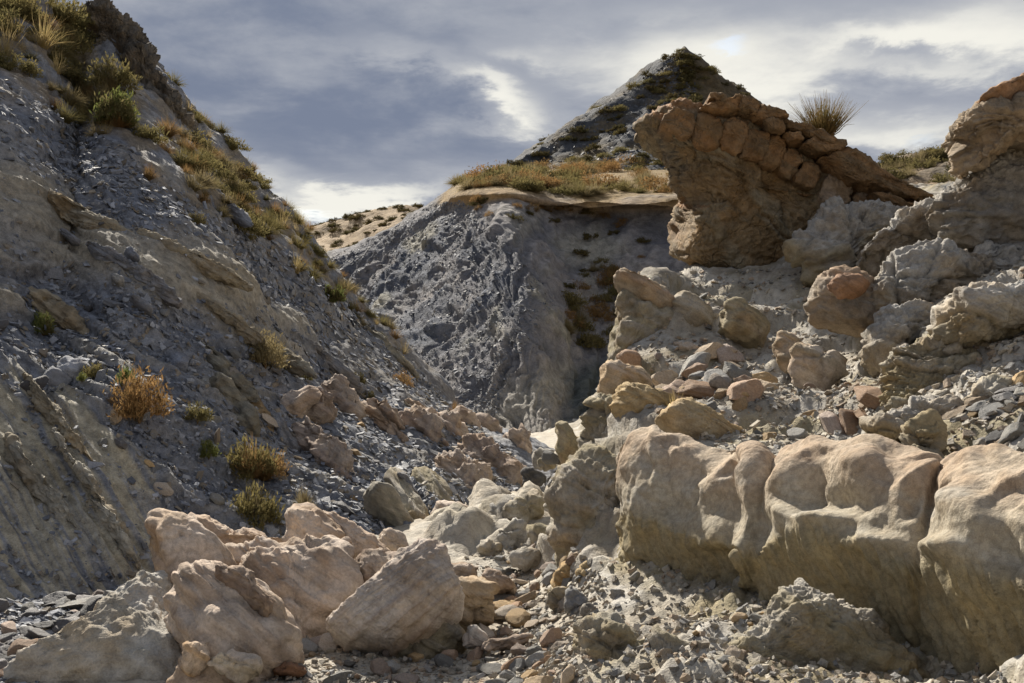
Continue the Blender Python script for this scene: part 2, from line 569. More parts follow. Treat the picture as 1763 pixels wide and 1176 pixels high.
rb = lambda A, B: np.sqrt(((A[:, None] - B[None]) ** 2).sum(-1) + .03 ** 2)
A = np.block([[rb(KC, KC) + 1e-4 * np.eye(len(KC)), np.ones((len(KC), 1))], [np.ones((1, len(KC))), np.zeros((1, 1))]])
WT = np.linalg.solve(A, np.append(ctrl[:, 2], 0))


def gz(u, d):
    q = kx(u, d)
    out = np.empty(len(q))
    for i in range(0, len(q), 60000):
        out[i:i + 60000] = rb(q[i:i + 60000], KC) @ WT[:-1] + WT[-1]
    return out


GV, GU = 460, 440
uu = np.linspace(-.75, .75, GU)
dd = np.exp(np.linspace(math.log(2.6), math.log(50), GV))
UU, DD = np.meshgrid(uu, dd)
G0 = np.stack([UU * DD, DD, gz(UU.ravel(), DD.ravel()).reshape(GV, GU)], -1)
GN0 = grid_normals(G0)
GN0 = GN0 if GN0[..., 2].mean() > 0 else -GN0
gpx, gpy = proj(G0)
p = G0.reshape(-1, 3)
gx, gy, gd = gpx.ravel(), gpy.ravel(), p[:, 1]
bank = sst(p[:, 2], .12, .45)
terr = inpoly(gx, gy, [(1050, 430), (1500, 440), (1500, 780), (1250, 780), (1050, 640)], 30)
lump = inpoly(gx, gy, [(730, 880), (940, 790), (1010, 760), (1090, 800), (1110, 960), (1000, 1000), (880, 960), (740, 940)], 30) * (gd > 9) * (gd < 22)
pop = billow(p * 3.4, 4, .55)
pop2 = billow(p * 9.0, 3, .55)
gul = fbm(p * .8, 4)
disp = bank * (.12 * gul + .085 * (pop - .35) + .03 * (pop2 - .35)) + (1 - bank) * (.03 * gul + .02 * fbm(p * 6, 3))
disp += lump * (.42 * (billow(p * 1.15, 3, .5) - .3) + .1 * (cells(p * 2.1)[0] - .5))
ter_st = pn(np.stack([p[:, 2] * 5 + gul, p[:, 0] * .7, p[:, 1] * .3], -1))
disp += bank * .13 * np.tanh(2.5 * ter_st) * sst(gd, 8, 12)
GVt = p + GN0.reshape(-1, 3) * disp[:, None]
c = mixc(C(.40, .365, .305), C(.48, .445, .38), sst(fbm(p * 2.2, 4), -.3, .4))
cm = mixc(MUD, OLIVE, sst(fbm(p * .9 + 9, 3), -.2, .4))
cm = mixc(cm, CRUST, sst(fbm(p * 1.3 + 3, 4) + .7 * (pop - .4) + .25 * terr, -.05, .5) * .75)
c = mixc(c, cm, bank)
c = mixc(c, C(.2, .17, .13), .5 * bank * sst(ter_st, .15, .5))
c = mixc(c, C(.16, .155, .155), inpoly(gx, gy, [(-100, 1000), (260, 990), (250, 1060), (100, 1110), (-100, 1140)], 25) * .75)
wash_me = mesh_from('wash', GVt, grid_faces(GV, GU), c)
link('wash', wash_me, M['ground'], kind='structure', label='dry wash floor rising into a crusted mudstone bank')
GG = GVt.reshape(GV, GU, 3)
GNN = grid_normals(GG)
GNN = GNN if GNN[..., 2].mean() > 0 else -GNN
gpx, gpy = proj(GG)
gnd = bpy.data.meshes.new('ground')
gnd.from_pydata([(-4000, -300, -.9), (4000, -300, -.9), (4000, 5000, -.9), (-4000, 5000, -.9)], [], [(0, 1, 2, 3)])
gm = rock_mat('plain', .5, .3, .95, .1, .3, attr=False, base=(.27, .22, .15))
link('ground', gnd, gm, kind='structure')


def ground_at(px, d):
    u = (px - CX) / F
    j = int(np.clip(round((u + .75) / 1.5 * (GU - 1)), 0, GU - 1))
    i = int(np.clip(round((math.log(d) - math.log(2.6)) / (math.log(50) - math.log(2.6)) * (GV - 1)), 0, GV - 1))
    return GG[i, j], GNN[i, j]


# ------------------------------------------------------------------ middle hill, plateau, pointed hill, far hills
def hill(name, net, nv, nu, label, mat, dispf, colf, flip=False):
    V = patch([[P(*q) for q in r] for r in net], nv, nu)
    N = grid_normals(V)
    if (N[..., 2].mean() < 0):
        N = -N
    q = V.reshape(-1, 3)
    ax, ay = proj(V)
    dsp, cl = colf(q, ax.ravel(), ay.ravel()), None
    dsp, cl = dsp
    V2 = (q + N.reshape(-1, 3) * dsp[:, None]).reshape(nv, nu, 3)
    me = mesh_from(name, V2, grid_faces(nv, nu), cl)
    link(name, me, mat, kind='structure', label=label)
    N = grid_normals(V2)
    N = N if N[..., 2].mean() > 0 else -N
    return V2, N


def col_mid(p, x, y):
    wn = fbm(p * .25, 4)
    rid = ridged(np.stack([x / 20 + wn * 1.5 + y / 260, y / 170, p[:, 1] * .02], -1), 4, .55)
    gully = ridged(np.stack([x / 60 + wn * .8 + y / 300, y / 420, p[:, 1] * .02], -1), 5, .6)
    face = sst(y, 340, 420)
    flat = 1 - sst(y, 318, 352)
    d = .3 * wn + face * (0.42 * (gully - .55) + .2 * (rid - .5)) + .05 * fbm(p * 1.7, 4)
    d *= (1 - .75 * flat)
    left = inpoly(x, y, [(500, 480), (640, 400), (760, 340), (880, 420), (930, 520), (850, 580), (720, 640), (600, 600)], 50)
    beds = pn(np.stack([(y + .55 * x) / 26 + wn * 1.4, x / 260, p[:, 1] * .05], -1))
    d += left * (.18 * np.tanh(2 * beds) - .25)
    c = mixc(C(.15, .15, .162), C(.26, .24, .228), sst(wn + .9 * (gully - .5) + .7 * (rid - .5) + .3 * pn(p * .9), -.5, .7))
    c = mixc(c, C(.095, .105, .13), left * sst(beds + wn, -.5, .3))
    c = mixc(c, C(.30, .28, .22), sst(pn(np.stack([x / 70, y / 60, wn], -1)) + wn * .6, .3, .8) * face * .8)
    pale = inpoly(x, y, [(960, 410), (1030, 385), (1075, 430), (1040, 460), (980, 450)], 25) + inpoly(x, y, [(880, 660), (980, 620), (1000, 660), (950, 720), (860, 745), (830, 735)], 30) * .7
    c = mixc(c, C(.33, .31, .26), np.clip(pale, 0, 1))
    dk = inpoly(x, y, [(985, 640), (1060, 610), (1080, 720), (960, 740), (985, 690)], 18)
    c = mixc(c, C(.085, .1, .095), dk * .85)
    c = mixc(c, C(.27, .19, .09), (1 - sst(y + 20 * wn, 335, 358)))
    rim = inpoly(x, y, [(770, 335), (860, 322), (960, 345), (1190, 345), (1190, 362), (960, 362), (860, 345), (770, 350)], 9)
    c = mixc(c, C(.30, .2, .10), rim * .7)
    c *= (1 + .25 * pn(p * 3))[:, None]
    return d, c


mid_net = [
    [(430, 500, 100), (560, 440, 100), (660, 400, 100), (740, 350, 100), (840, 305, 95), (930, 292, 92), (1060, 285, 90), (1200, 285, 88), (1420, 290, 86)],
    [(470, 492, 82), (545, 452, 80), (640, 411, 77), (735, 357, 74), (800, 312, 70), (900, 305, 69), (1000, 318, 67), (1200, 318, 66), (1420, 320, 64)],
    [(490, 492, 74), (540, 462, 71), (638, 413, 67.5), (736, 359, 64), (782, 331, 60), (870, 326, 57.5), (970, 347, 57.5), (1195, 347, 56), (1420, 350, 55)],
    [(500, 510, 70), (560, 486, 67), (655, 440, 63.5), (746, 386, 60.5), (790, 356, 58.2), (872, 350, 56), (972, 362, 58.2), (1195, 362, 57), (1420, 366, 56)],
    [(520, 530, 66), (590, 520, 62), (690, 490, 57), (765, 440, 54.5), (812, 410, 54), (880, 405, 51.5), (985, 420, 56), (1180, 420, 55.5), (1420, 420, 54)],
    [(560, 600, 58), (640, 600, 53), (730, 600, 47), (800, 570, 45.5), (850, 550, 44.5), (915, 550, 44), (1000, 560, 50), (1150, 560, 51), (1420, 560, 50)],
    [(620, 690, 50), (690, 700, 45), (770, 705, 41), (825, 705, 40), (868, 705, 39.2), (930, 690, 39.6), (1000, 680, 43.5), (1100, 670, 46.5), (1420, 660, 46)],
    [(640, 745, 46), (710, 745, 42), (790, 748, 38.5), (840, 750, 37.6), (880, 752, 37), (945, 745, 37.6), (1000, 735, 40), (1090, 720, 44), (1420, 700, 44)],
    [(640, 775, 44), (710, 775, 40), (790, 775, 36.5), (840, 775, 35.8), (880, 775, 35), (945, 775, 35.8), (1000, 770, 38), (1090, 760, 42), (1420, 740, 42)]]
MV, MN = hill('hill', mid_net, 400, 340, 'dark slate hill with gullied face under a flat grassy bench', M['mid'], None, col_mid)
mpx, mpy = proj(MV)


def col_peak(p, x, y):
    wn = fbm(p * .12, 4)
    rid = ridged(p * .35, 4, .55)
    d = (.7 * wn + .5 * (rid - .5) + .12 * fbm(p * 1.1, 3)) * sst(np.hypot(x - 1178, y - 84), 0, 60)
    sl = sst(1205 - x - .15 * (y - 82) + 70 * wn, -40, 60)
    c = mixc(C(.11, .085, .05), C(.075, .08, .088), sl * sst(wn, -.5, .2))
    c = mixc(c, C(.13, .1, .055), .6 * sst(fbm(p * .5, 3), .0, .5))
    c *= (1 + .35 * pn(p * 1.4))[:, None]
    return d, c


pk_net = [
    [(700, 400, 150), (850, 330, 150), (960, 260, 150), (1060, 200, 150), (1150, 160, 146), (1168, 152, 145), (1178, 150, 145), (1188, 152, 145), (1208, 162, 146), (1300, 210, 150), (1420, 260, 150), (1650, 350, 150)],
    [(700, 372, 100), (858, 298, 104), (985, 215, 108), (1100, 137, 110), (1150, 103, 110), (1168, 90, 110), (1178, 80, 110), (1188, 89, 110), (1208, 104, 110), (1255, 140, 110), (1330, 200, 110), (1560, 330, 108)],
    [(720, 376, 94), (890, 300, 96), (1010, 245, 99), (1110, 190, 101), (1156, 164, 101.5), (1172, 156, 101.5), (1182, 150, 101.5), (1192, 154, 101.5), (1212, 163, 101.7), (1250, 184, 102), (1330, 230, 103), (1560, 335, 102)],
    [(740, 378, 88), (930, 302, 88), (1040, 275, 90), (1120, 250, 92), (1164, 240, 92), (1180, 238, 92), (1190, 235, 92), (1200, 236, 92), (1220, 238, 92), (1270, 247, 93), (1330, 270, 95), (1560, 345, 95)],
    [(760, 380, 80), (960, 310, 80), (1060, 305, 81), (1130, 300, 82), (1170, 299, 82), (1188, 298, 82), (1200, 298, 82), (1212, 298, 82), (1235, 299, 83), (1285, 300, 84), (1340, 310, 86), (1560, 360, 86)],
    [(760, 420, 76), (960, 350, 76), (1060, 345, 77), (1130, 340, 78), (1170, 339, 78), (1188, 338, 78), (1200, 338, 78), (1212, 338, 78), (1235, 339, 79), (1285, 340, 80), (1340, 350, 82), (1560, 400, 82)]]
KV, KN = hill('pointed_hill', pk_net, 130, 210, 'pointed pyramid hill of dark slate dotted with scrub', M['mid'], None, col_peak)


def col_far(p, x, y):
    wn = fbm(p * .06, 4)
    d = 1.4 * wn + 1.0 * (ridged(p * .09, 4) - .5)
    c = mixc(C(.34, .25, .15), C(.26, .185, .10), sst(wn, -.3, .4))
    c *= (1 + .3 * pn(p * .6))[:, None]
    return d, c


far_net = [
    [(200, 480, 260), (420, 440, 260), (560, 420, 260), (680, 395, 260), (800, 400, 260), (1000, 450, 260)],
    [(200, 455, 220), (420, 418, 222), (525, 394, 224), (610, 374, 226), (690, 353, 228), (760, 358, 228), (1000, 420, 226)][:6],
    [(200, 475, 200), (420, 440, 200), (560, 425, 200), (680, 385, 198), (780, 385, 198), (1000, 460, 198)],
    [(200, 560, 150), (420, 540, 150), (560, 520, 150), (680, 480, 150), (800, 480, 150), (1000, 560, 150)],
    [(200, 680, 120), (420, 680, 120), (560, 660, 120), (680, 660, 120), (800, 660, 120), (1000, 660, 120)]]
FV, FN = hill('far_hill', far_net, 130, 200, 'distant brown hill dotted with scrub in the valley gap', M['hill'], None, col_far)

kn_net = [
    [(1380, 330, 62), (1480, 300, 62), (1560, 285, 62), (1640, 275, 62), (1720, 270, 62), (1900, 270, 62)],
    [(1400, 335, 50), (1500, 296, 50), (1560, 268, 50), (1620, 264, 50), (1700, 262, 50), (1900, 255, 50)],
    [(1400, 345, 46), (1500, 310, 46), (1560, 290, 46), (1630, 285, 46), (1700, 285, 46), (1900, 280, 46)],
    [(1400, 360, 40), (1500, 335, 40), (1560, 325, 40), (1630, 320, 40), (1700, 320, 40), (1900, 320, 40)],
    [(1400, 420, 34), (1500, 400, 34), (1560, 380, 34), (1630, 380, 34), (1700, 380, 34), (1900, 380, 34)]]


def col_kn(p, x, y):
    wn = fbm(p * .3, 4)
    c = mixc(C(.22, .16, .10), C(.15, .125, .09), sst(wn, -.3, .4))
    return .35 * wn + .2 * (ridged(p * .8, 4) - .5), c


NV, NN = hill('knoll', kn_net, 70, 130, 'low earthy knoll with scrub behind the outcrop', M['hill'], None, col_kn)
print('terrain', round(time.time() - T0, 1))


# ------------------------------------------------------------------ rocks traced as solid bodies
def lookup(X, Y, V, px, py):
    """world point of a surface where it shows at photo position (nearest sample)"""
    i = np.argmin((X - px) ** 2 + (Y - py) ** 2 + 0 * V[..., 1])
    return V.reshape(-1, 3)[i]


def rock(name, label, cat, pts, d, thick, tilt=.3, yaw=0., c1=PINK, c2=PINK2, mat='bed', back=None, lump=(.10, 2.5), strata=(.03, 9.), dip=30., fine=.012, block=0., on=None,
         prof=2.6, zm=None, parent=None, crust=0., group=None, res=1.0, warp=0., topc=None, fold=None, sharp=False):
    pts = np.asarray(pts, float)
    if zm:
        pts = np.array(zm[:2]) + pts / zm[2]
    cpx = pts.mean(0)
    nrm = np.array([yaw, -1., tilt])
    if on is not None:
        V, X, Y = on
        nb = [lookup(X, Y, V, *(cpx + .6 * (q - cpx))) for q in pts]
        ctr = np.mean(nb, 0)
        nrm2 = np.linalg.svd(np.array(nb) - ctr)[2][2]
        nrm2 = nrm2 * (-1 if nrm2[1] > 0 else 1)
        nrm = nrm2 * .75 + np.array([0, -.3, .1])
        d0 = ctr
    else:
        d0 = P(cpx[0], cpx[1], d)
    nrm = nrm / np.linalg.norm(nrm)
    per = np.hypot(*np.diff(np.vstack([pts, pts[:1]]), axis=0).T).sum()
    ns = int(np.clip(per / 4.1 * res, 28, 300))
    nr = int(np.clip(per / 3.14 / 5.7 * res, 7, 58))
    if sharp:
        seg = np.vstack([pts, pts[:1]])
        cum = np.append(0, np.cumsum(np.hypot(*np.diff(seg, axis=0).T)))
        tq = np.linspace(0, cum[-1], ns, endpoint=False)
        o = np.stack([np.interp(tq, cum, seg[:, 0]), np.interp(tq, cum, seg[:, 1])], -1)
    else:
        o = crom(pts, ns, closed=True)
    rays = np.stack([(o[:, 0] - CX) / F, np.ones(ns), (HY - o[:, 1]) / F], -1)
    cam0 = np.array([0, 0, ZC])
    tt = ((d0 - cam0) @ nrm) / (rays @ nrm)
    O = cam0 + rays * tt[:, None]
    cen = O.mean(0)
    back = thick * .9 if back is None else back
    phi = np.linspace(.06, math.pi / 2, nr)
    r = np.sin(phi)
    bi = np.arange(nr - 2, -1, -2)          # the hidden back is coarser
    rr = np.concatenate([r, r[bi]])
    hf = thick * (1 - r ** prof) ** (1 / prof)
    hb = -back * (1 - r ** prof) ** (1 / prof)
    hh = np.concatenate([hf, hb[bi]])
    V = cen + rr[:, None, None] * (O - cen)[None] + hh[:, None, None] * nrm
    pole = [cen + nrm * thick, cen - nrm * back]
    N = grid_normals(V, True)
    if (N[0] @ nrm).mean() < 0:
        N = -N
    q = V.reshape(-1, 3)
    Nf = N.reshape(-1, 3)
    sd = rng.uniform(0, 50, 3)
    a = math.radians(dip)
    bn = np.array([math.sin(a), .25, math.cos(a)])
    wv = fbm(q * 1.2 + sd, 3)
    qb = q @ bn * strata[1] + wv * .6
    st = pn(np.stack([qb, (q[:, 0] + q[:, 1]) * .6, np.full(len(q), sd[0])], -1)) + .5 * pn(np.stack([qb * 2.7, q[:, 0], np.full(len(q), sd[1])], -1))
    lm = fbm(q * lump[1] + sd, 3, .45)
    st = np.tanh(st * 2.2) * .6 - .5 * np.exp(-(st / .09) ** 2)
    dsp = lump[0] * .6 * lm + strata[0] * st + fine * 1.6 * fbm(q * 12 + sd, 3, .6) + fine * 1.8 * (ridged(q * 5 + sd, 4, .55) - .6)
    if warp:
        dsp = dsp + .62 * warp * (billow(q * (44 / (cen[1] + 1)) ** .8 + sd, 4, .55) - .4)
    if fold:
        fa = math.radians(fold[2])
        al = q[:, 0] * math.cos(fa) - q[:, 2] * math.sin(fa)
        ac = q[:, 0] * math.sin(fa) + q[:, 2] * math.cos(fa)
        fq = np.stack([al * .4, ac + .12 * wv, q[:, 1] * .7], -1) * fold[1]
        fb = np.abs(pn(fq + sd)) + .45 * np.abs(pn(fq * 2.3 + sd))
        dsp = dsp + fold[0] * (np.minimum(fb, .75) - .35)
    if block:
        ci, ce = cells(q * np.array([1, 1, 1.3]) / block * .9 + sd)
        dsp = dsp + block * .22 * (ci - .5) - block * .12 * (1 - sst(ce, 0, .18))
    q2 = q + Nf * dsp[:, None]
    cl = mixc(c1, c2, sst(.8 * st + .7 * wv, -.5, .6))
    if topc is not None:
        cl = mixc(cl, topc, sst(Nf[:, 2] + .3 * wv, .25, .75))
    if crust:
        cl = mixc(cl, CRUST, crust * sst(fbm(q * 1.7 + sd + 5, 4), -.1, .4))
    cl = mixc(cl, cl * C(1.03, .88, .68), .5 * sst(fbm(q * 1.6 + sd + 11, 4), .05, .5))
    cl = mixc(cl, cl * C(.66, .63, .6), .5 * sst(fbm(q * np.array([2.2, 2.2, 1.1]) + sd + 23, 4), .18, .55))
    cl = cl * (1 + .2 * pn(q * 6 + sd) + .12 * pn(q * 19 + sd))[:, None]
    nrow = len(rr)
    Qf = grid_faces(nrow, ns, True)
    allv = np.vstack([q2, np.array(pole)])
    i0, i1 = len(q2), len(q2) + 1
    j = np.arange(ns)
    cap0 = np.stack([np.full(ns, i0), (j + 1) % ns, j, np.full(ns, -1)], -1)
    cap1 = np.stack([np.full(ns, i1), (nrow - 1) * ns + j, (nrow - 1) * ns + (j + 1) % ns, np.full(ns, -1)], -1)
    # caps as triangles: split quads too
    tri = np.vstack([Qf[:, [0, 1, 2]], Qf[:, [0, 2, 3]], cap0[:, :3], cap1[:, :3]])
    if ((np.cross(allv[tri[0, 1]] - allv[tri[0, 0]], allv[tri[0, 2]] - allv[tri[0, 0]])) @ Nf[tri[0, 0]]) < 0:
        tri[:len(Qf) * 2] = tri[:len(Qf) * 2][:, ::-1]
    cl = np.vstack([cl, cl[:1], cl[-1:]])
    base = np.array([cen[0], cen[1], q2[:, 2].min()])
    if parent is not None:
        base = np.array(parent['base'])
    me = mesh_from(name, allv - base, tri, cl)
    if parent is not None:
        ob = link(name, me, M[mat], parent=parent)
    else:
        ob = link(name, me, M[mat], loc=base, label=label, cat=cat, group=group)
        ob['base'] = tuple(float(b) for b in base)
    return ob


Z3, Z5 = (0, 776, 2.938), (500, 776, 2.938)
Z6, Z7, Z8 = (1000, 50, 2.311), (1000, 400, 2.311), (1000, 668, 2.311)
Z9, ZG = (400, 600, 2.938), (900, 600, 4.4075)
LH = (LV, lpx, lpy)

# pink sandstone ledge group beside the wash
pk = dict(c1=PINK, c2=PINK2, mat='bed', dip=38)
rock('mudstone_mound', 'smooth pale grey mudstone mound beside dark wet stones', 'mound', [(283, 1008), (292, 1040), (302, 1100), (312, 1190), (30, 1190), (60, 1152), (130, 1112), (190, 1072), (240, 1036)],
     7.9, .3, 2.0, c1=CRUST * .95, c2=MUD * 1.1, mat='mud', lump=(.07, 2.), strata=(.015, 6), warp=.06, fine=.014)
rock('sandstone_boulder', 'rounded pink sandstone hump with ochre flank above the grey mound', 'boulder', [(258, 926), (270, 905), (286, 894), (320, 899), (347, 915), (374, 932), (395, 952), (405, 980), (400, 1010), (370, 1040), (323, 1050), (293, 1040), (280, 1008), (270, 980), (262, 953)],
     8.9, .38, .8, .12, topc=PINK, c1=C(.36, .26, .16), c2=PINK2, mat='sand', lump=(.06, 3.), strata=(.015, 8), fold=(.09, 3., 45), fine=.007)
rock('sandstone_ledge', 'low double-humped tan sandstone ledge behind the rounded pink hump', 'rock ledge', [(316, 897), (332, 888), (361, 894), (385, 902), (402, 912), (409, 921), (419, 912), (442, 918), (476, 935), (500, 930), (500, 975), (470, 985), (409, 985), (370, 970), (340, 930)],
     10.3, .35, .3, **pk, lump=(.05, 3.))
rock('sandstone_boulder', 'steep blocky pink sandstone horn below orange shrubs', 'boulder', [(502, 922), (499, 888), (504, 873), (521, 869), (545, 878), (558, 888), (579, 912), (590, 926), (585, 955), (560, 985), (530, 985), (505, 970), (504, 943)],
     9.9, .35, .2, **pk, lump=(.05, 3.4), fold=(.08, 3, 60))
rock('sandstone_slab', 'long pink sandstone slab sloping away from the steep horn', 'rock slab', [(548, 886), (565, 884), (590, 900), (625, 925), (660, 945), (675, 965), (640, 985), (590, 970), (572, 925)], 10.2, .3, .5, **pk, lump=(.05, 3.))
rock('sandstone_boulder', 'small pale pink dome behind the striped block', 'boulder', [(654, 932), (660, 922), (672, 917), (692, 922), (712, 942), (722, 962), (680, 968), (656, 955)], 11.2, .3, .3, **pk)
rock('sandstone_ledge', 'long furrowed pink sandstone ledge sloping to the wash', 'rock ledge', [(393, 966), (418, 950), (440, 948), (480, 960), (520, 960), (560, 945), (590, 938), (618, 955), (616, 1000), (610, 1045), (565, 1075), (535, 1105), (515, 1125), (490, 1115), (465, 1080), (435, 1050), (405, 1010)],
     8.9, .3, 1.8, **pk, lump=(.06, 3.2), strata=(.035, 12), fold=(.2, 3.2, 35), fine=.007)
rock('sandstone_ledge', 'largest lumpy pink sandstone ledge with a blunt ochre snout', 'rock ledge', [(283, 1062), (293, 1040), (302, 1026), (327, 1010), (361, 1001), (378, 1003), (402, 1012), (436, 1010), (465, 1045), (480, 1065), (506, 1082), (524, 1118), (480, 1150), (452, 1175), (400, 1215), (310, 1215), (311, 1133), (298, 1099)],
     7.7, .34, 1.5, .1, **pk, lump=(.06, 3.), strata=(.03, 12), fold=(.16, 3.0, 40), fine=.007)
rock('sandstone_boulder', 'dark brown cracked lump lying across the largest pink ledge', 'boulder', [(369, 998), (398, 984), (425, 990), (452, 1010), (466, 1042), (457, 1060), (430, 1040), (398, 1020)], 7.6, .2, 1.3, c1=PINK2, c2=C(.24, .18, .14), mat='bed', lump=(.05, 5), block=.15)
rock('sandstone_boulder', 'pale cream block at the foot of the largest pink ledge', 'boulder', [(366, 1150), (376, 1130), (395, 1122), (439, 1136), (453, 1154), (440, 1168), (400, 1170)], 7.1, .14, .5, c1=C(.46, .4, .31), c2=PINK, mat='sand', lump=(.03, 6), block=.12)
rock('sandstone_boulder', 'squat pink knob with an ochre end under the ledge snout', 'boulder', [(314, 1120), (333, 1104), (355, 1101), (368, 1122), (366, 1142), (345, 1160), (322, 1158)], 7.15, .17, .3, c1=PINK, c2=OCH, mat='sand', lump=(.03, 6))
rock('stone', 'angular rusty brown stone in front of the pink ledge', 'stone', [(468, 1155), (480, 1143), (504, 1137), (526, 1150), (521, 1164), (476, 1165)], 7.4, .12, .3, c1=C(.24, .14, .09), c2=C(.17, .11, .08), mat='bed', block=.1, lump=(.02, 8))
# fallen boulders in the wash
rock('fallen_boulder', 'big slanted grey-pink boulder with fine parallel bands and a narrow snout', 'boulder', [(568, 1083), (578, 1068), (602, 1054), (629, 1034), (653, 1010), (677, 986), (704, 964), (731, 950), (752, 949), (769, 960), (780, 980), (788, 1001), (799, 1022), (796, 1040), (775, 1064), (752, 1081), (718, 1105), (687, 1118), (668, 1120), (643, 1113), (606, 1113), (586, 1107), (572, 1097)],
     8.2, .33, .85, -.1, c1=C(.53, .475, .42), c2=C(.38, .32, .27), mat='bed', dip=-42, lump=(.05, 2.6), strata=(.018, 22), res=1.3, prof=3.2)
rock('mud_pedestal', 'dark crumbly mud pedestal under the big slanted boulder', 'mud pedestal', [(640, 1100), (700, 1090), (770, 1060), (795, 1080), (800, 1112), (770, 1135), (700, 1140), (640, 1130)], 8.3, .25, .3, c1=OLIVE * .8, c2=MUD * .7, mat='mud', warp=.08)
rock('banded_boulder', 'horizontally striped brown block behind the big slanted boulder', 'boulder', [(607, 980), (616, 960), (636, 945), (657, 942), (668, 950), (704, 949), (731, 952), (772, 966), (806, 969), (822, 980), (820, 1000), (780, 1040), (704, 1060), (646, 1050), (616, 1040), (609, 1014)],
     9.2, .4, .15, c1=C(.40, .34, .28), c2=C(.24, .18, .14), mat='bed', dip=4, strata=(.03, 16), lump=(.04, 3))
rock('banded_boulder', 'cream and ochre block wedged against the big slanted boulder', 'boulder', [(780, 995), (806, 995), (851, 1001), (853, 1019), (846, 1028), (853, 1045), (846, 1076), (800, 1082), (770, 1070)],
     8.95, .3, .1, c1=C(.45, .37, .27), c2=C(.30, .22, .14), mat='bed', dip=8, strata=(.03, 14), lump=(.03, 4), block=.3)
small = [
    ('brown rounded stone beside the striped block', [(826, 997), (837, 981), (857, 983), (887, 1001), (887, 1020), (861, 1026), (842, 1015)], 10, .2, PINK2, C(.25, .19, .14)),
    ('white triangular stone in front of the cream block', [(799, 1108), (805, 1082), (820, 1074), (844, 1100), (837, 1118), (803, 1118)], 8.15, .12, CRUST, PINK),
    ('thin brown slab leaning on gravel in the wash', [(823, 1118), (840, 1102), (908, 1093), (915, 1099), (881, 1118), (833, 1124)], 8, .1, PINK2, C(.25, .2, .16)),
    ('rounded ochre cube of rock beside the mud bank', [(951, 1008), (955, 984), (973, 967), (998, 979), (1001, 996), (980, 1012), (960, 1014)], 9.8, .16, YEL, OCH * 1.1),
    ('square ochre block with a flared flat top', [(993, 989), (1003, 972), (1030, 966), (1050, 966), (1048, 1012), (1015, 1028), (1000, 1022), (999, 1000)], 9.4, .17, YEL, C(.37, .27, .14)),
    ('upright dark grey wedge under the ochre blocks', [(971, 1050), (975, 1013), (991, 1012), (1016, 1036), (1006, 1052), (989, 1085)], 8.6, .13, C(.2, .2, .2), C(.27, .26, .24)),
    ('small banded grey block under the ochre cube', [(940, 1022), (948, 1012), (977, 1012), (977, 1044), (946, 1046)], 9.0, .13, C(.25, .23, .2), C(.3, .25, .17)),
    ('pale grey disc leaning on the mud bank', [(1026, 1042), (1044, 1020), (1063, 1018), (1066, 1036), (1047, 1052)], 8.8, .07, C(.36, .34, .3), C(.3, .28, .25)),
    ('grey cobble beside the upright dark wedge', [(998, 1058), (1005, 1036), (1025, 1045), (1031, 1062), (1010, 1068)], 8.4, .1, C(.25, .25, .25), C(.3, .29, .27)),
]
for lb, pts, d, th, a, b in small:
    rock('stone', lb, 'stone', pts, d, th, .3, c1=a, c2=b, mat='bed', lump=(.02, 6), strata=(.008, 25), block=.16, fine=.006, res=1.2, prof=3.6)
rock('mudstone_outcrop', 'jagged grey mudstone knob with ochre foot beside the wash', 'rock knob', [(983, 1086), (990, 1075), (1020, 1071), (1055, 1052), (1090, 1076), (1117, 1100), (1125, 1140), (1130, 1220), (985, 1220), (984, 1130)], 6.8, .35, .3,
     c1=C(.29, .28, .25), c2=OLIVE, mat='mud', lump=(.05, 4), block=.3, warp=.06, crust=.4)
rock('mudstone_outcrop', 'rounded pitted grey knob next to the jagged knob', 'rock knob', [(1102, 1114), (1130, 1095), (1173, 1100), (1190, 1127), (1190, 1190), (1170, 1215), (1104, 1215)], 6.3, .25, .6, c1=MUD, c2=OLIVE, mat='mud', warp=.07, crust=.5)
rock('stone', 'dark pointed stone standing in crusted mud', 'stone', [(1247, 1200), (1255, 1132), (1277, 1139), (1325, 1200)], 5.75, .13, .3, c1=C(.24, .23, .21), c2=C(.3, .28, .24), mat='bed', block=.15)
rock('mud_cone', 'crumbly popcorn-textured mud cone below the smooth ridge', 'mud mound', [(1372, 1010), (1400, 1034), (1450, 1060), (1520, 1100), (1600, 1215), (1200, 1215), (1255, 1112), (1310, 1060)], 6.3, .3, .8, c1=MUD, c2=OLIVE, mat='mud', lump=(.08, 3), warp=.13, crust=.5, res=1.2)
print('front rocks', round(time.time() - T0, 1))

# smooth sandstone ridge: one bed with three lobes
colsA = [  # px, crest y, lip y, foot y, base depth, crease
    (1105, 830, 900, 985, 10.9, .0), (1074, 812, 890, 978, 9.9, 0), (1066, 785, 882, 976, 9.3, 0), (1088, 747, 880, 978, 8.9, 0), (1130, 731, 890, 985, 8.65, 0), (1150, 741, 905, 990, 8.5, .04), (1190, 752, 915, 1000, 8.3, .0), (1240, 771, 925, 1010, 8.0, .02), (1275, 770, 935, 1015, 7.8, .06),
    (1305, 768, 940, 1020, 7.65, .0), (1336, 792, 950, 1028, 7.5, .11), (1352, 778, 925, 1035, 7.35, .08), (1400, 764, 905, 1045, 7.1, 0), (1440, 758, 900, 1060, 6.9, 0), (1490, 754, 915, 1075, 6.65, 0), (1540, 774, 940, 1095, 6.4, .06), (1590, 790, 955, 1110, 6.15, .12),
    (1628, 806, 965, 1118, 6.05, .11), (1655, 797, 945, 1130, 5.9, .05), (1690, 785, 960, 1150, 5.7, 0), (1763, 784, 985, 1180, 5.4, 0), (1850, 800, 1010, 1235, 5.1, 0), (1960, 830, 1040, 1280, 4.8, .1)]
net = []
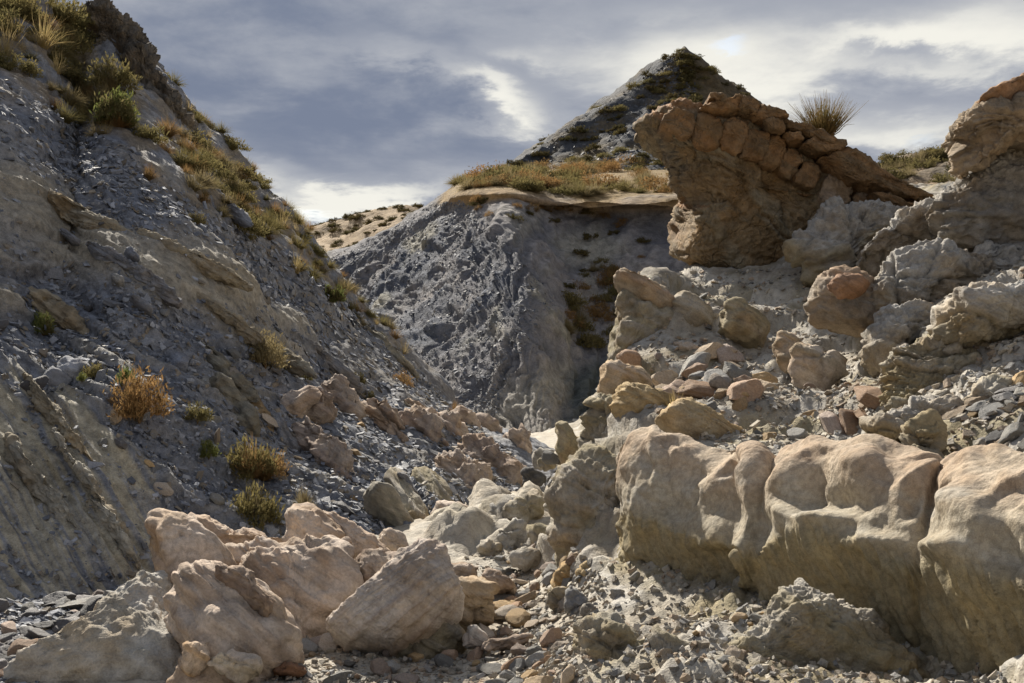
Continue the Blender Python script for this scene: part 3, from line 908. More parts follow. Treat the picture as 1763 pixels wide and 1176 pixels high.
prof_rows = [('b', 1.5, 60), ('b', 1.0, 30), ('b', .55, 10), (0., .52, 0), (.1, .30, 0), (.25, .13, 0), (.45, .02, 0), (.7, -.07, 0), (1.0, -.14, 0), (1.18, -.12, 1), (1.5, -.03, 1), (2.0, .08, 1), (2.2, .08, 1)]
for f, off, ex in prof_rows:
    r = []
    for (x, yc, yl, yf, d, cr) in colsA:
        if f == 'b':
            y = yc + ex + 20
            r.append(P(x, yc, d) + np.array([0.12, off, -off * .55 - ex * .003]))
            continue
        y = yc + (yl - yc) * f if f <= 1 else yl + (yf - yl) * (f - 1)
        sc = 1.0 if f <= 1 else .6
        r.append(P(x - 30 * min(f, 1.2) * (x > 1290), y, d + off + cr * sc))
    net.append(r)
AV, AU = 230, 520
V = patch(net, AV, AU)
N = grid_normals(V)
if (N[AV // 2] @ np.array([0, -1, 0])).mean() < 0:
    N = -N
q = V.reshape(-1, 3)
Nf = N.reshape(-1, 3)
ax, ay = proj(V)
ax, ay = ax.ravel(), ay.ravel()
vv = np.repeat(np.linspace(0, 1, AV), AU)
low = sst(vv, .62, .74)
stri = pn(np.stack([(ax - .45 * ay) / 13 + .6 * fbm(q * 3, 2), ay / 130, np.full_like(ax, 1.)], -1)) + .6 * pn(np.stack([(ax - .45 * ay) / 5, ay / 60, np.full_like(ax, 5.)], -1))
und = fbm(q * 1.7, 3, .45)
und2 = fbm(q * 4.5 + 8, 3, .5)
fo = np.abs(pn(np.stack([q[:, 0] * 1.5 + q[:, 2] * .9, q[:, 1] * 1.2, q[:, 2] * .8], -1) * 1.6)) + .4 * np.abs(pn(np.stack([q[:, 0] * 1.5 + q[:, 2], q[:, 1], q[:, 2]], -1) * 3.7))
dsp = .07 * und + .013 * und2 + .06 * (np.minimum(fo, .6) - .3) * (1 - .6 * low) + low * .045 * stri + .004 * fbm(q * 30, 2)
pit = sst(fbm(q * 2.6 + 20, 2), .35, .75)
dsp -= .06 * pit * (1 - low)
dsp += .016 * np.tanh(3 * pn(np.stack([q[:, 0] * 1.2 + q[:, 2] * 3, q[:, 1] * 1.2, q[:, 2] * 2.2 - q[:, 0]], -1) * 1.4))
for bx, by, rx, ry, am, sl in [(1126, 790, 7, 75, .05, 0), (1100, 800, 16, 60, .03, 0), (1180, 800, 38, 32, -.07, .3), (1160, 760, 20, 12, .04, 0), (1300, 805, 36, 48, .09, 0), (1272, 800, 7, 52, -.07, 0), (1240, 870, 60, 40, -.05, .3), (1362, 825, 24, 52, .07, .2),
                           (1388, 850, 11, 44, -.10, .25), (1410, 790, 18, 30, .04, 0), (1480, 800, 60, 30, .06, .2), (1452, 858, 90, 20, -.07, .2), (1420, 892, 60, 11, .07, -.25), (1500, 935, 50, 13, .06, -.5), (1586, 832, 28, 34, .08, .4), (1575, 868, 12, 26, -.09, .3), (1604, 880, 12, 55, -.10, .2),
                           (1690, 870, 70, 75, .10, 0), (1705, 850, 34, 24, -.06, .2), (1640, 948, 46, 14, .07, -.3), (1730, 960, 40, 40, -.05, 0), (1145, 900, 40, 18, .04, -.3), (1220, 935, 60, 14, .05, -.3), (1350, 880, 12, 12, .06, 0), (1530, 790, 26, 18, -.04, 0)]:
    ex, ey = ax - bx, ay - by
    ex = ex + sl * ey
    dsp += am * np.exp(-(ex / rx) ** 2 - (ey / ry) ** 2)
dsp += low * sst(vv, .8, .95) * .08 * (billow(q * 7, 3) - .35)
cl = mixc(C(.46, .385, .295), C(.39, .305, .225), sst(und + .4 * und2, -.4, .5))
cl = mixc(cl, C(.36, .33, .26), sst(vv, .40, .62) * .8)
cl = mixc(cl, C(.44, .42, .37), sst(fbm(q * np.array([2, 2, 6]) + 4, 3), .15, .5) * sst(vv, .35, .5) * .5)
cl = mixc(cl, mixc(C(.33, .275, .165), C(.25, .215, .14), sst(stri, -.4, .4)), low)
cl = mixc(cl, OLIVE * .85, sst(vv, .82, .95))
base = np.array([2.8, 6.6, .6])
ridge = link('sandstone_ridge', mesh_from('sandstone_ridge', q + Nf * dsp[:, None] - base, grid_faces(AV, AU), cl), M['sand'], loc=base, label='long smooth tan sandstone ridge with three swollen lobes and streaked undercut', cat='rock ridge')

# terrace rocks
tr = dict(mat='bed', dip=33)
rock('sandstone_boulder', 'perched grey-tan boulder with a reddish layered cap above the gravel bowl', 'boulder', [(1396, 512), (1410, 482), (1428, 467), (1459, 464), (1481, 473), (1499, 495), (1506, 525), (1518, 547), (1510, 571), (1485, 575), (1441, 569), (1410, 557), (1396, 534)], 13.6, .32, .3, c1=C(.36, .325, .275), c2=C(.27, .225, .17), mat='bed', dip=12, strata=(.05, 7), lump=(.07, 2.2), fine=.02, topc=C(.38, .3, .23), prof=3)
rock('cap_slab', 'reddish layered slab resting on the perched boulder', 'rock slab', [(1426, 488), (1458, 477), (1490, 488), (1489, 502), (1450, 508), (1436, 502)], 13.05, .14, .8, c1=C(.34, .22, .15), c2=C(.27, .17, .11), mat='bed', strata=(.02, 25), lump=(.02, 5))
rock('sandstone_fin', 'beak-like tan fin jutting over the gully edge', 'rock fin', [(125, 175), (160, 150), (200, 180), (260, 210), (330, 240), (372, 280), (385, 325), (300, 335), (240, 295), (190, 262)], 16.2, .4, .4, zm=Z7, **tr, c1=C(.36, .30, .22), c2=PINK2)
rock('mudstone_wall', 'olive crumbly mud wall under the beak-like fin', 'mud wall', [(165, 270), (240, 285), (330, 325), (405, 400), (320, 500), (200, 540), (140, 545), (135, 430), (160, 330)], 16.4, .7, .3, zm=Z7, c1=OLIVE, c2=MUD, mat='mud', warp=.16, lump=(.12, 1.5))
tlist = [
    ('grey ribbed fin set behind the beak-like fin', [(345, 290), (400, 268), (480, 300), (530, 340), (490, 405), (420, 405), (370, 355)], 16, .4, MUD, C(.33, .28, .2)),
    ('short tan ribbed rock with loose slabs along its back', [(545, 332), (580, 308), (640, 328), (700, 358), (745, 390), (725, 450), (640, 460), (565, 405)], 15.3, .4, C(.36, .31, .23), OLIVE),
    ('small pinkish fin at the head of the gravel bowl', [(768, 440), (800, 418), (865, 450), (870, 500), (825, 540), (790, 500)], 13.6, .3, PINK, C(.3, .26, .2)),
    ('three-ribbed pinkish rock sunk in the gravel bowl', [(842, 490), (900, 478), (960, 500), (1025, 540), (1035, 605), (970, 650), (905, 595), (855, 552)], 13, .35, PINK, C(.32, .28, .22)),
    ('bulbous yellow sandstone nose on the gully edge', [(68, 620), (93, 543), (150, 543), (250, 578), (268, 620), (190, 650), (130, 695), (88, 675)], 13.6, .4, C(.44, .35, .24), PINK),
    ('yellow cross-bedded sandstone prow with fine lines', [(128, 690), (148, 640), (200, 628), (300, 668), (375, 710), (320, 770), (265, 805), (205, 815), (158, 775), (132, 730)], 12.3, .45, YEL, C(.34, .25, .13)),
    ('low cracked yellow sandstone slab behind the smooth ridge', [(290, 750), (380, 698), (480, 738), (580, 798), (655, 850), (645, 890), (530, 890), (390, 840)], 11.2, .4, C(.43, .36, .25), YEL),
]
for i, (lb, pts, d, th, a, b) in enumerate(tlist):
    rock('sandstone_fin' if i < 4 else 'sandstone_prow', lb, 'rock', pts, d, th, .55, zm=Z7, c1=a, c2=b, mat='bed', dip=35 if i != 5 else 25, strata=(.035, 10 if i < 5 else 22), lump=(.07, 2.4), warp=.05, block=.35 if i in (1, 3) else 0)
rock('sandstone_fin', 'upright tan pointed fin beside the far wash', 'rock fin', [(253, 632), (290, 573), (340, 590), (400, 640), (480, 700), (505, 765), (445, 870), (300, 900), (265, 800)], 16, .35, .2, zm=ZG, c1=C(.38, .31, .22), c2=OLIVE, mat='bed', dip=60, strata=(.06, 8), warp=.06)
rock('mudstone_wall', 'grey nodular mud wall under the yellow noses', 'mud wall', [(1026, 690), (1060, 700), (1092, 760), (1100, 830), (1010, 830), (1008, 760), (1018, 715)], 12.9, .55, .3, c1=MUD, c2=OLIVE, mat='mud', warp=.26, lump=(.1, 2), block=.4)
rock('mudstone_wall', 'broad rough mud slope under the smooth ridge end', 'mud wall', [(960, 830), (1000, 790), (1060, 800), (1080, 860), (1120, 960), (1090, 1000), (1000, 990), (950, 930)], 10.6, .5, .5, c1=OLIVE, c2=MUD, mat='mud', warp=.2, lump=(.12, 1.8), crust=.3)
gl = [(1022, 795, 24, 13.2), (1052, 792, 18, 12.4), (1070, 815, 22, 11.8), (1046, 842, 26, 11.6), (1010, 835, 22, 12), (985, 860, 24, 12.4), (935, 790, 14, 20), (916, 826, 17, 18.5), (944, 800, 11, 19), (1000, 808, 18, 13.5), (965, 870, 22, 12.5), (1072, 845, 14, 11.2), (860, 890, 24, 13.6), (820, 915, 26, 13), (905, 880, 28, 13.4), (880, 925, 26, 12.3), (790, 930, 22, 12.6), (940, 935, 30, 11.6), (910, 960, 20, 11.2), (850, 945, 18, 12)]
for i, (x, y, r, d) in enumerate(gl):
    th = np.linspace(0, 2 * math.pi, 10, endpoint=False)
    rr = r * rng.uniform(.8, 1.25, 10)
    pts = np.stack([x + rr * np.cos(th) * 1.2, y + rr * np.sin(th)], -1)
    dark = i == 7
    rock('mudstone_lump', 'black rounded stone at the bend of the wash' if dark else 'lumpy grey mudstone boulder in the gully fill', 'boulder', pts, d, r / F * d * 1.1, .3, c1=C(.1, .1, .1) if dark else MUD, c2=C(.14, .13, .12) if dark else OLIVE if i % 3 else CRUST * .8, mat='mud', lump=(.05, 3), warp=.1,
         crust=0 if dark else .5, group=None if dark else 'grey lumps filling the gully', block=.25)
# opposite bank masses
rg = [
    ('white-crusted olive ledge overhanging the bank', [(1612, 582), (1622, 543), (1649, 521), (1692, 508), (1763, 503), (1840, 498), (1840, 600), (1692, 600), (1640, 612), (1622, 602)], 10, .55, .35, OLIVE, MUD, .04, CRUST * .9),
    ('crumbly olive bank face below the white-crusted ledge', [(1524, 660), (1527, 625), (1558, 614), (1606, 598), (1649, 606), (1763, 588), (1850, 620), (1850, 740), (1563, 740), (1530, 700)], 10.1, .45, .7, OLIVE, MUD, .16, None),
    ('low grey ledge above the cracked square block', [(1496, 748), (1519, 719), (1563, 697), (1627, 702), (1660, 728), (1652, 760), (1606, 790), (1540, 790), (1510, 790)], 8.9, .35, .6, OLIVE, MUD, .08, CRUST * .85),
    ('cracked square grey block standing behind the smooth ridge', [(1545, 790), (1552, 742), (1580, 726), (1614, 734), (1622, 800), (1580, 810)], 7.9, .2, .1, C(.27, .24, .19), OLIVE, .0, None),
    ('rounded grey hump on the bank above the square block', [(1634, 705), (1648, 685), (1692, 676), (1725, 688), (1735, 715), (1690, 730), (1646, 725)], 8.8, .25, .5, MUD, OLIVE, .05, None),
    ('olive disc-shaped stone jutting from the bank', [(1565, 595), (1580, 581), (1606, 574), (1622, 586), (1608, 614), (1576, 612)], 10.3, .12, .1, OLIVE, C(.3, .25, .16), .0, None),
    ('overhanging dark tan knob of rock with a flat cap', [(1638, 232), (1644, 218), (1679, 201), (1700, 190), (1763, 180), (1840, 176), (1840, 260), (1736, 262), (1701, 280), (1671, 298), (1660, 286), (1648, 255)], 13.6, .8, .1, C(.34, .27, .19), C(.22, .18, .13), .05, None),
    ('grey crusted pillar below the overhanging knob', [(1668, 290), (1701, 268), (1763, 240), (1850, 235), (1850, 430), (1640, 430), (1608, 365), (1648, 335)], 14.3, .7, .4, C(.31, .29, .255), C(.22, .205, .18), .14, CRUST * .8),
    ('dark grey bedded ledges beside the great outcrop', [(1560, 395), (1640, 345), (1763, 335), (1850, 335), (1850, 450), (1700, 472), (1560, 462), (1480, 448), (1500, 425)], 15.2, .7, .7, C(.23, .21, .18), MUD, .1, CRUST * .8),
    ('stepped grey mudstone shelf below the bedded ledges', [(1510, 470), (1600, 462), (1720, 460), (1840, 440), (1840, 510), (1700, 520), (1620, 540), (1540, 560), (1500, 530)], 13.6, .5, .9, MUD, C(.24, .22, .19), .1, CRUST * .8),
    ('pale grey rib below the perched boulder', [(1500, 560), (1530, 540), (1600, 540), (1620, 570), (1570, 600), (1530, 640), (1490, 620)], 12.6, .35, .7, C(.27, .25, .22), MUD, .08, CRUST * .8),
]
for i, (lb, pts, d, th, ti, a, b, wp, tp) in enumerate(rg):
    rock('rock_ledge', lb, 'rock ledge', pts, d, th, ti, c1=a, c2=b, mat='mud' if wp > .06 else 'bed', dip=20, strata=(.09, 5), lump=(.14, 1.8), warp=wp * 1.3 + .03, topc=tp, block=.5 if i in (3, 6, 8, 9) else 0, fine=.022, res=1.25)
rock('cap_slab', 'flat rusty brown slab capping the overhanging knob', 'rock slab', [(1680, 190), (1684, 183), (1710, 172), (1736, 161), (1763, 170), (1830, 172), (1830, 188), (1763, 188), (1720, 194)], 13.3, .5, .5, c1=C(.33, .21, .13), c2=C(.24, .16, .1), mat='bed', strata=(.04, 14), dip=12)

# great tilted outcrop
ob = rock('rock_outcrop', 'great ochre outcrop with a beaked overhang and slabs stacked along its crest', 'rock outcrop',
          [(1106, 195), (1130, 191), (1138, 180), (1173, 170), (1203, 180), (1260, 184), (1303, 206), (1368, 240), (1411, 275), (1459, 310), (1511, 344), (1545, 352), (1560, 385), (1500, 415), (1440, 430), (1400, 455), (1363, 460), (1303, 458), (1242, 460), (1182, 445), (1170, 420), (1184, 379), (1190, 353), (1197, 340), (1190, 325), (1175, 308), (1171, 288), (1173, 275), (1162, 264), (1158, 247), (1141, 225), (1122, 209)],
          19.6, .55, -.15, .12, zm=(9, 9, 1.0), c1=C(.27, .195, .11), c2=C(.255, .22, .155), mat='out', back=2.4, fine=.03, lump=(.12, .9), strata=(.12, 2.4), dip=33, warp=.10, res=1.35, prof=3.2, topc=C(.29, .17, .085))
oc = dict(mat='out', parent=ob, c1=C(.28, .175, .09), c2=C(.2, .14, .08), fine=.02, dip=33, strata=(.035, 8), lump=(.05, 2.5), prof=6., back=.6, sharp=True)
Z6b = (1010, 66, 2.311)
zz = [
    [(470, 262), (478, 235), (540, 243), (565, 275)], [(440, 290), (470, 272), (540, 258), (612, 242), (610, 300), (540, 312), (480, 308)], [(590, 255), (610, 243), (655, 258), (695, 290), (660, 315), (600, 300)],
    [(640, 318), (675, 288), (780, 298), (798, 325), (760, 345), (700, 340)], [(695, 340), (740, 322), (780, 360), (770, 390), (715, 372)], [(755, 332), (850, 348), (930, 388), (1005, 430), (980, 440), (900, 418), (800, 378)],
    [(845, 435), (880, 403), (950, 408), (1015, 430), (1005, 470), (925, 472)], [(775, 385), (840, 393), (858, 428), (800, 425)], [(920, 480), (1020, 446), (1065, 458), (1165, 540), (1295, 618), (1365, 640), (1300, 655), (1180, 615), (1050, 585), (955, 515)],
    [(1120, 620), (1200, 640), (1330, 690), (1420, 720), (1400, 740), (1280, 715), (1160, 665)], [(1280, 640), (1380, 650), (1440, 690), (1420, 710), (1330, 690)]]
for pts in zz:
    rock('slab', '', '', pts, 18.9, .3, .1, zm=Z6b, **oc)
for i, (x, y, w, h) in enumerate([(365, 345, 62, 52), (478, 375, 58, 70), (580, 395, 52, 72), (665, 430, 50, 70), (735, 460, 48, 66), (800, 500, 46, 60), (870, 545, 48, 52), (990, 610, 62, 60), (1110, 660, 70, 46), (1240, 760, 110, 70)]):
    th = np.array([.55, .95, 2.1, 2.6, 3.7, 4.1, 5.2, 5.75])
    rr = rng.uniform(1.0, 1.3, 8)
    a, b = np.cos(th) * w * rr, np.sin(th) * h * rr
    t = math.radians(24)
    pts = np.stack([x + a * math.cos(t) - b * math.sin(t), y + a * math.sin(t) + b * math.cos(t)], -1)
    o2 = dict(oc, prof=5., lump=(.03, 3.))
    if i > 6:
        o2.update(c1=C(.34, .27, .2), c2=C(.3, .22, .14))
    rock('block', '', '', pts, 18.85 + (y - 345) * .0012, .16, .05, zm=Z6b, **o2)
rock('mudstone_outcrop', 'blue-grey crusted rock at the foot of the great outcrop', 'rock', [(835, 862), (900, 792), (960, 722), (1050, 730), (1150, 700), (1250, 690), (1350, 740), (1365, 800), (1260, 850), (1160, 890), (1060, 965), (950, 975), (880, 940)], 17.9, .35, .8, zm=Z6, c1=C(.27, .255, .23), c2=C(.3, .26, .18), mat='mud', dip=25, strata=(.12, 4), lump=(.14, 1.3), block=.7, warp=.06, fine=.03, topc=CRUST * .75)
print('right rocks', round(time.time() - T0, 1))

# pink fins on the slate hillside
fins = [
    [(245, 235), (290, 258), (330, 318), (348, 370), (330, 388), (280, 332), (248, 270)], [(310, 240), (360, 248), (430, 298), (492, 328), (505, 382), (440, 404), (380, 352), (328, 292)],
    [(428, 212), (470, 180), (512, 210), (562, 258), (622, 308), (655, 372), (560, 354), (480, 292)], [(298, 392), (340, 384), (402, 448), (482, 538), (562, 628), (635, 690), (612, 734), (538, 704), (438, 652), (396, 562), (326, 452)],
    [(648, 290), (700, 315), (775, 355), (845, 400), (852, 424), (760, 405), (700, 355)], [(838, 350), (900, 328), (952, 368), (1022, 418), (1062, 478), (1075, 522), (990, 494), (900, 434), (848, 392)],
    [(1008, 382), (1040, 343), (1102, 368), (1152, 418), (1174, 480), (1120, 506), (1058, 464)], [(1106, 342), (1130, 323), (1202, 378), (1262, 448), (1274, 494), (1200, 454), (1148, 404)],
    [(1212, 382), (1280, 368), (1342, 418), (1364, 474), (1290, 476), (1248, 434)], [(1366, 462), (1420, 448), (1474, 498), (1505, 552), (1440, 536)],
    [(1148, 492), (1190, 458), (1262, 508), (1342, 578), (1422, 638), (1502, 708), (1525, 742), (1440, 786), (1338, 696), (1256, 634), (1176, 564)],
    [(1008, 572), (1050, 543), (1152, 598), (1252, 658), (1334, 738), (1344, 794), (1230, 836), (1116, 744), (1046, 642)]]
flab = ['thin pink bed beside the thick pink rib under the golden bush', 'thick short pink rib under the golden bush', 'knobbly pink crest behind the thick short rib', 'longest pink bed running down the slate hillside', 'low pink bed half buried in slate chips',
        'broad pink fin heading the row of fins', 'blocky pink fin second in the row', 'narrow pink fin third in the row', 'low pink fin near the row end', 'small pink fin closing the row above the wash', 'long ridged pink fin dropping to the wash', 'wide rough pink apron under the long ridged fin']
for pts, lb in zip(fins, flab):
    rock('sandstone_fin', lb, 'rock fin', pts, 0, .42, zm=Z9, on=LH, c1=C(.41, .345, .29), c2=C(.3, .24, .2), mat='bed', dip=48, strata=(.06, 7), lump=(.10, 2.2), warp=.16, fold=(.26, 2.6, 42), fine=.03, prof=1.7, res=1.4)
for pts, lb, cc in [([(775, 642), (830, 633), (902, 738), (990, 880), (965, 1000), (895, 970), (825, 835)], 'tall smooth olive slab standing among slate', OLIVE), ([(896, 642), (950, 618), (1044, 678), (1118, 802), (1000, 870), (936, 742)], 'broad olive slab behind the tall smooth slab', OLIVE * .95),
                    ([(690, 720), (740, 700), (850, 850), (930, 980), (900, 1010), (800, 900)], 'dark grooved slab beside the tall smooth slab', C(.2, .19, .16))]:
    rock('mudstone_slab', lb, 'rock slab', pts, 0, .2, zm=Z9, on=LH, c1=cc, c2=MUD, mat='bed', dip=58, strata=(.03, 12), lump=(.04, 2.))
rock('slate_block', 'dark slate prism lying on the tall olive slab', 'stone', [(838, 640), (880, 646), (934, 732), (912, 748)], 15.2, .12, .4, zm=Z9, c1=C(.17, .175, .19), c2=C(.13, .13, .14), mat='bed', prof=5)
rock('sandstone_boulder', 'rounded pink boulder at the head of the gully fill', 'boulder', [(985, 912), (998, 850), (1060, 798), (1132, 818), (1205, 838), (1196, 880), (1092, 925), (1000, 935)], 14.4, .4, .5, zm=Z9, **pk, warp=.05)
# tilted beds that crop out across the hillside, running down to the wash
for bx, by, ln, wd, sl_, cc in [(60, 330, 200, 17, .55, TAN), (235, 402, 215, 20, .5, TAN), (150, 420, 190, 14, .62, SLATE2), (310, 500, 180, 18, .66, TAN), (400, 560, 170, 13, .62, TANG), (30, 500, 150, 15, .7, TAN), (330, 590, 150, 13, .9, TANG), (470, 560, 190, 12, .72, SLATE2),
                                (560, 640, 160, 11, .62, SLATE2), (40, 650, 230, 20, 1.35, TAN), (90, 740, 220, 17, 1.5, PALE * .9), (10, 760, 230, 18, 1.4, PALE * .85), (370, 650, 130, 16, 1.5, TANG), (410, 660, 110, 10, 1.6, C(.36, .27, .16)), (150, 860, 150, 13, 1.3, PALE * .9),
                                (440, 690, 120, 14, 1.4, SLATE2), (620, 560, 130, 11, .9, TANG), (330, 310, 130, 12, .75, SLATE2), (620, 700, 110, 10, .9, PINK2), (700, 690, 120, 10, .75, PINK2)]:
    t = np.linspace(0, 1, 7)
    dx_, dy_ = 1 / math.hypot(1, sl_), sl_ / math.hypot(1, sl_)
    wob_ = rng.normal(0, wd * .16, 14)
    hw = wd * .5 * np.array([.35, .8, 1, .9, 1.05, .7, .25])
    u_ = np.stack([bx + dx_ * ln * t + dy_ * (hw + wob_[:7]), by + dy_ * ln * t - dx_ * (hw + wob_[:7])], -1)
    l_ = np.stack([bx + dx_ * ln * t - dy_ * (hw + wob_[7:]), by + dy_ * ln * t + dx_ * (hw + wob_[7:])], -1)[::-1]
    nm = 'tan' if cc[0] > cc[2] * 1.25 else 'grey'
    rock('bedrock_rib', nm + ' thin tilted bed cropping out along the slate hillside', 'rock rib', np.vstack([u_, l_]), 0, .16, on=LH, c1=cc, c2=cc * .72, mat='bed', dip=math.degrees(math.atan(sl_)), strata=(.05, 9), lump=(.07, 2.4), warp=.07, fine=.02, prof=2.2, res=1.3, group=nm + ' tilted beds on the hillside')
# tan and grey boulders on the hillside
for pts, lb, cc in [([(320, 45), (345, 35), (415, 85), (410, 110), (330, 70)], 'square-ended slate beam on the tan ledge', SLATE2), ([(630, 135), (660, 125), (705, 165), (700, 190), (650, 175)], 'dark leaning slate block on the tan ledge', SLATE * 1.1),
                    ([(850, 680), (900, 668), (945, 700), (930, 742), (870, 725)], 'dark round stone below a pale streak', SLATE * 1.2), ([(560, 275), (590, 265), (628, 290), (610, 308), (575, 300)], 'pale oval slate plate on the tan ledge', C(.3, .3, .29)),
                    ([(285, 740), (330, 700), (430, 720), (400, 770), (320, 785)], 'broad flat slate sheet near small green shrubs', SLATE2 * 1.3), ([(215, 760), (250, 752), (342, 800), (338, 815), (230, 780)], 'long slate sheet below the broad flat sheet', SLATE2 * 1.2),
                    ([(655, 380), (680, 375), (760, 430), (760, 450), (700, 425)], 'long grey slate tongue below the tan ledge', SLATE2)]:
    rock('slate_block', lb, 'stone', pts, 0, .16, zm=(0, 390, 2.938), on=LH, c1=cc, c2=cc * .8, mat='bed', prof=4, lump=(.03, 3), strata=(.01, 20))
rock('crag', 'dark jagged rock horn on the hillside crest', 'rock crag', [(120, 75), (148, 62), (152, 45), (172, 38), (186, 15), (196, 24), (212, 40), (228, 62), (258, 92), (262, 108), (300, 165), (330, 215), (290, 240), (220, 220), (160, 170), (130, 120)], 26.6, .9, .4, c1=C(.19, .165, .13), c2=C(.14, .13, .115), mat='out', lump=(.25, .7), strata=(.2, 2.2), warp=.5, block=.6, back=1.8, fine=.06, res=1.4)


# ------------------------------------------------------------------ loose stones and slate plates
def ico(sub):
    import bmesh
    bm = bmesh.new()
    bmesh.ops.create_icosphere(bm, subdivisions=sub, radius=1)
    v = np.array([q.co[:] for q in bm.verts])
    f = np.array([[q.index for q in t.verts] for t in bm.faces])
    bm.free()
    return v, f


IV, IF_ = ico(4)


def stone_mesh(seed, flat=.65, cuts=11):
    r = np.random.default_rng(seed)
    v = IV.copy()
    for _ in range(cuts):
        n = r.normal(size=3)
        n /= np.linalg.norm(n)
        h = r.uniform(.45, .8)
        e = np.clip(v @ n - h, 0, None)
        v -= np.outer(e, n)
    v *= np.array([1.0, r.uniform(.65, .9), flat * r.uniform(.8, 1.15)])
    n = v / np.linalg.norm(v, axis=1)[:, None]
    v += n * (.06 * fbm(v * 2 + seed, 3) + .018 * fbm(v * 8 + seed, 2))[:, None]
    return mesh_from('stone', v, IF_)


def plate_mesh(seed, th=.13):
    r = np.random.default_rng(seed)
    n = r.integers(5, 8)
    a = np.sort(r.uniform(0, 2 * math.pi, n) * .25 + np.linspace(0, 2 * math.pi, n, endpoint=False))
    R = r.uniform(.6, 1.1, n)
    x, y = R * np.cos(a), R * np.sin(a) * .65
    z = th * (1 + .3 * r.normal(size=n))
    v = np.concatenate([np.stack([x * .9, y * .9, z], -1), np.stack([x, y, -z], -1), [[0, 0, th * 1.05], [0, 0, -th]]])
    f = []
    for i in range(n):
        j = (i + 1) % n
        f += [(2 * n, i, j), (2 * n + 1, n + j, n + i), (i, n + i, n + j), (i, n + j, j)]
    return mesh_from('slate_plate', v, np.array(f), smooth=False)


STONES = {m: [stone_mesh(i * 13 + hash_ * 101) for i in range(5)] for hash_, m in enumerate(('st_grey', 'st_dark', 'st_tan', 'st_red'))}
for m, l in STONES.items():
    for me in l:
        me.materials.append(M[m])
PLATES = [plate_mesh(i + 60) for i in range(10)]
for me in PLATES:
    me.materials.append(M['slate'])


def orient(n, spin, tiltj):
    z = Vector(n) + Vector(rng.normal(size=3) * tiltj)
    z.normalize()
    q = z.to_track_quat('Z', 'Y')
    from mathutils import Quaternion
    return (q @ Quaternion((0, 0, 1), spin)).to_euler()


def place(me, name, pos, n, size, label, cat, group, sink=.25, tiltj=.25, flat=None):
    o = bpy.data.objects.new(name, me)
    COL.objects.link(o)
    n = np.asarray(n)
    o.location = pos + n * size * (.5 - sink)
    o.rotation_euler = orient(n, rng.uniform(0, 6.28), tiltj)
    s = size * rng.uniform(.85, 1.2, 3)
    if flat:
        s[2] *= flat
    o.scale = s
    o['label'], o['category'], o['group'] = label, cat, group
    return o


def pick(X, Y, V, N, poly, n, dmin=0, dmax=99, weight=None):
    ok = inpoly(X, Y, poly) & (V[..., 1] > dmin) & (V[..., 1] < dmax)
    idx = np.flatnonzero(ok.ravel())
    w = None
    if weight is not None:
        w = weight.ravel()[idx]
        w = w / w.sum()
    ch = rng.choice(idx, n, p=w)
    return V.reshape(-1, 3)[ch], N.reshape(-1, 3)[ch]


def scatter_stones(poly, n, kinds, smin, smax, label, group, dmin=0, dmax=99, name='stone', pw=2.2, flat=None, surf='g'):
    X, Y, V, N = (gpx, gpy, GG, GNN) if surf == 'g' else (lpx, lpy, LV, LN)
    pp, nn = pick(X, Y, V, N, poly, n, dmin, dmax)
    for a, b in zip(pp, nn):
        kd = kinds[rng.integers(len(kinds))]
        me = STONES[kd][rng.integers(5)]
        cw = dict(st_grey='grey', st_dark='near-black', st_tan='tan', st_red='rusty red')[kd]
        place(me, name, a, b, smin + (smax - smin) * rng.random() ** pw, cw + ' ' + label, 'stone', group + ', ' + cw, flat=flat)


scatter_stones([(-20, 1055), (160, 1030), (250, 1010), (250, 1050), (130, 1105), (60, 1150), (-20, 1180)], 85, ['st_dark', 'st_dark', 'st_red', 'st_grey'], .07, .21, 'cobble heaped at the hillside foot', 'dark cobbles at the hillside foot', 6, 12, flat=.7, name='cobble')
scatter_stones([(520, 1110), (640, 1120), (900, 1080), (980, 1100), (985, 1190), (420, 1190), (470, 1160)], 70, ['st_grey', 'st_tan', 'st_red', 'st_grey'], .03, .13, 'small cobble on the wash floor before the big boulder', 'cobbles on the near wash floor', 5, 9, name='cobble')
scatter_stones([(840, 960), (960, 930), (1010, 1000), (960, 1080), (850, 1080)], 70, ['st_grey', 'st_tan', 'st_grey', 'st_red'], .05, .16, 'loose stone in the wash between the cream block and the mud bank', 'stones in the middle of the wash', 8, 13, flat=.7)
scatter_stones([(1060, 610), (1180, 590), (1320, 640), (1330, 700), (1200, 720), (1080, 660)], 42, ['st_tan', 'st_tan', 'st_grey', 'st_red'], .08, .30, 'angular block lying on the terrace above the yellow noses', 'angular blocks on the terrace', 10.5, 16, pw=1.8, name='angular_block')
scatter_stones([(1200, 620), (1480, 580), (1500, 700), (1480, 770), (1260, 770), (1180, 700)], 46, ['st_grey', 'st_tan', 'st_grey', 'st_red'], .05, .14, 'stone in the gravel bowl behind the smooth ridge', 'stones in the gravel bowl', 9.5, 15.5)
scatter_stones([(1120, 470), (1400, 470), (1440, 600), (1120, 600)], 36, ['st_grey', 'st_tan', 'st_tan'], .05, .14, 'stone on the pale debris slope under the great outcrop', 'stones under the great outcrop', 14, 20, flat=.6, name='flat_stone')
scatter_stones([(1470, 440), (1640, 400), (1740, 420), (1560, 480), (1480, 480)], 45, ['st_grey', 'st_red', 'st_tan'], .1, .32, 'flat stone lodged in the cleft beside the great outcrop', 'stones in the outcrop cleft', 13, 20, flat=.5, name='flat_stone')
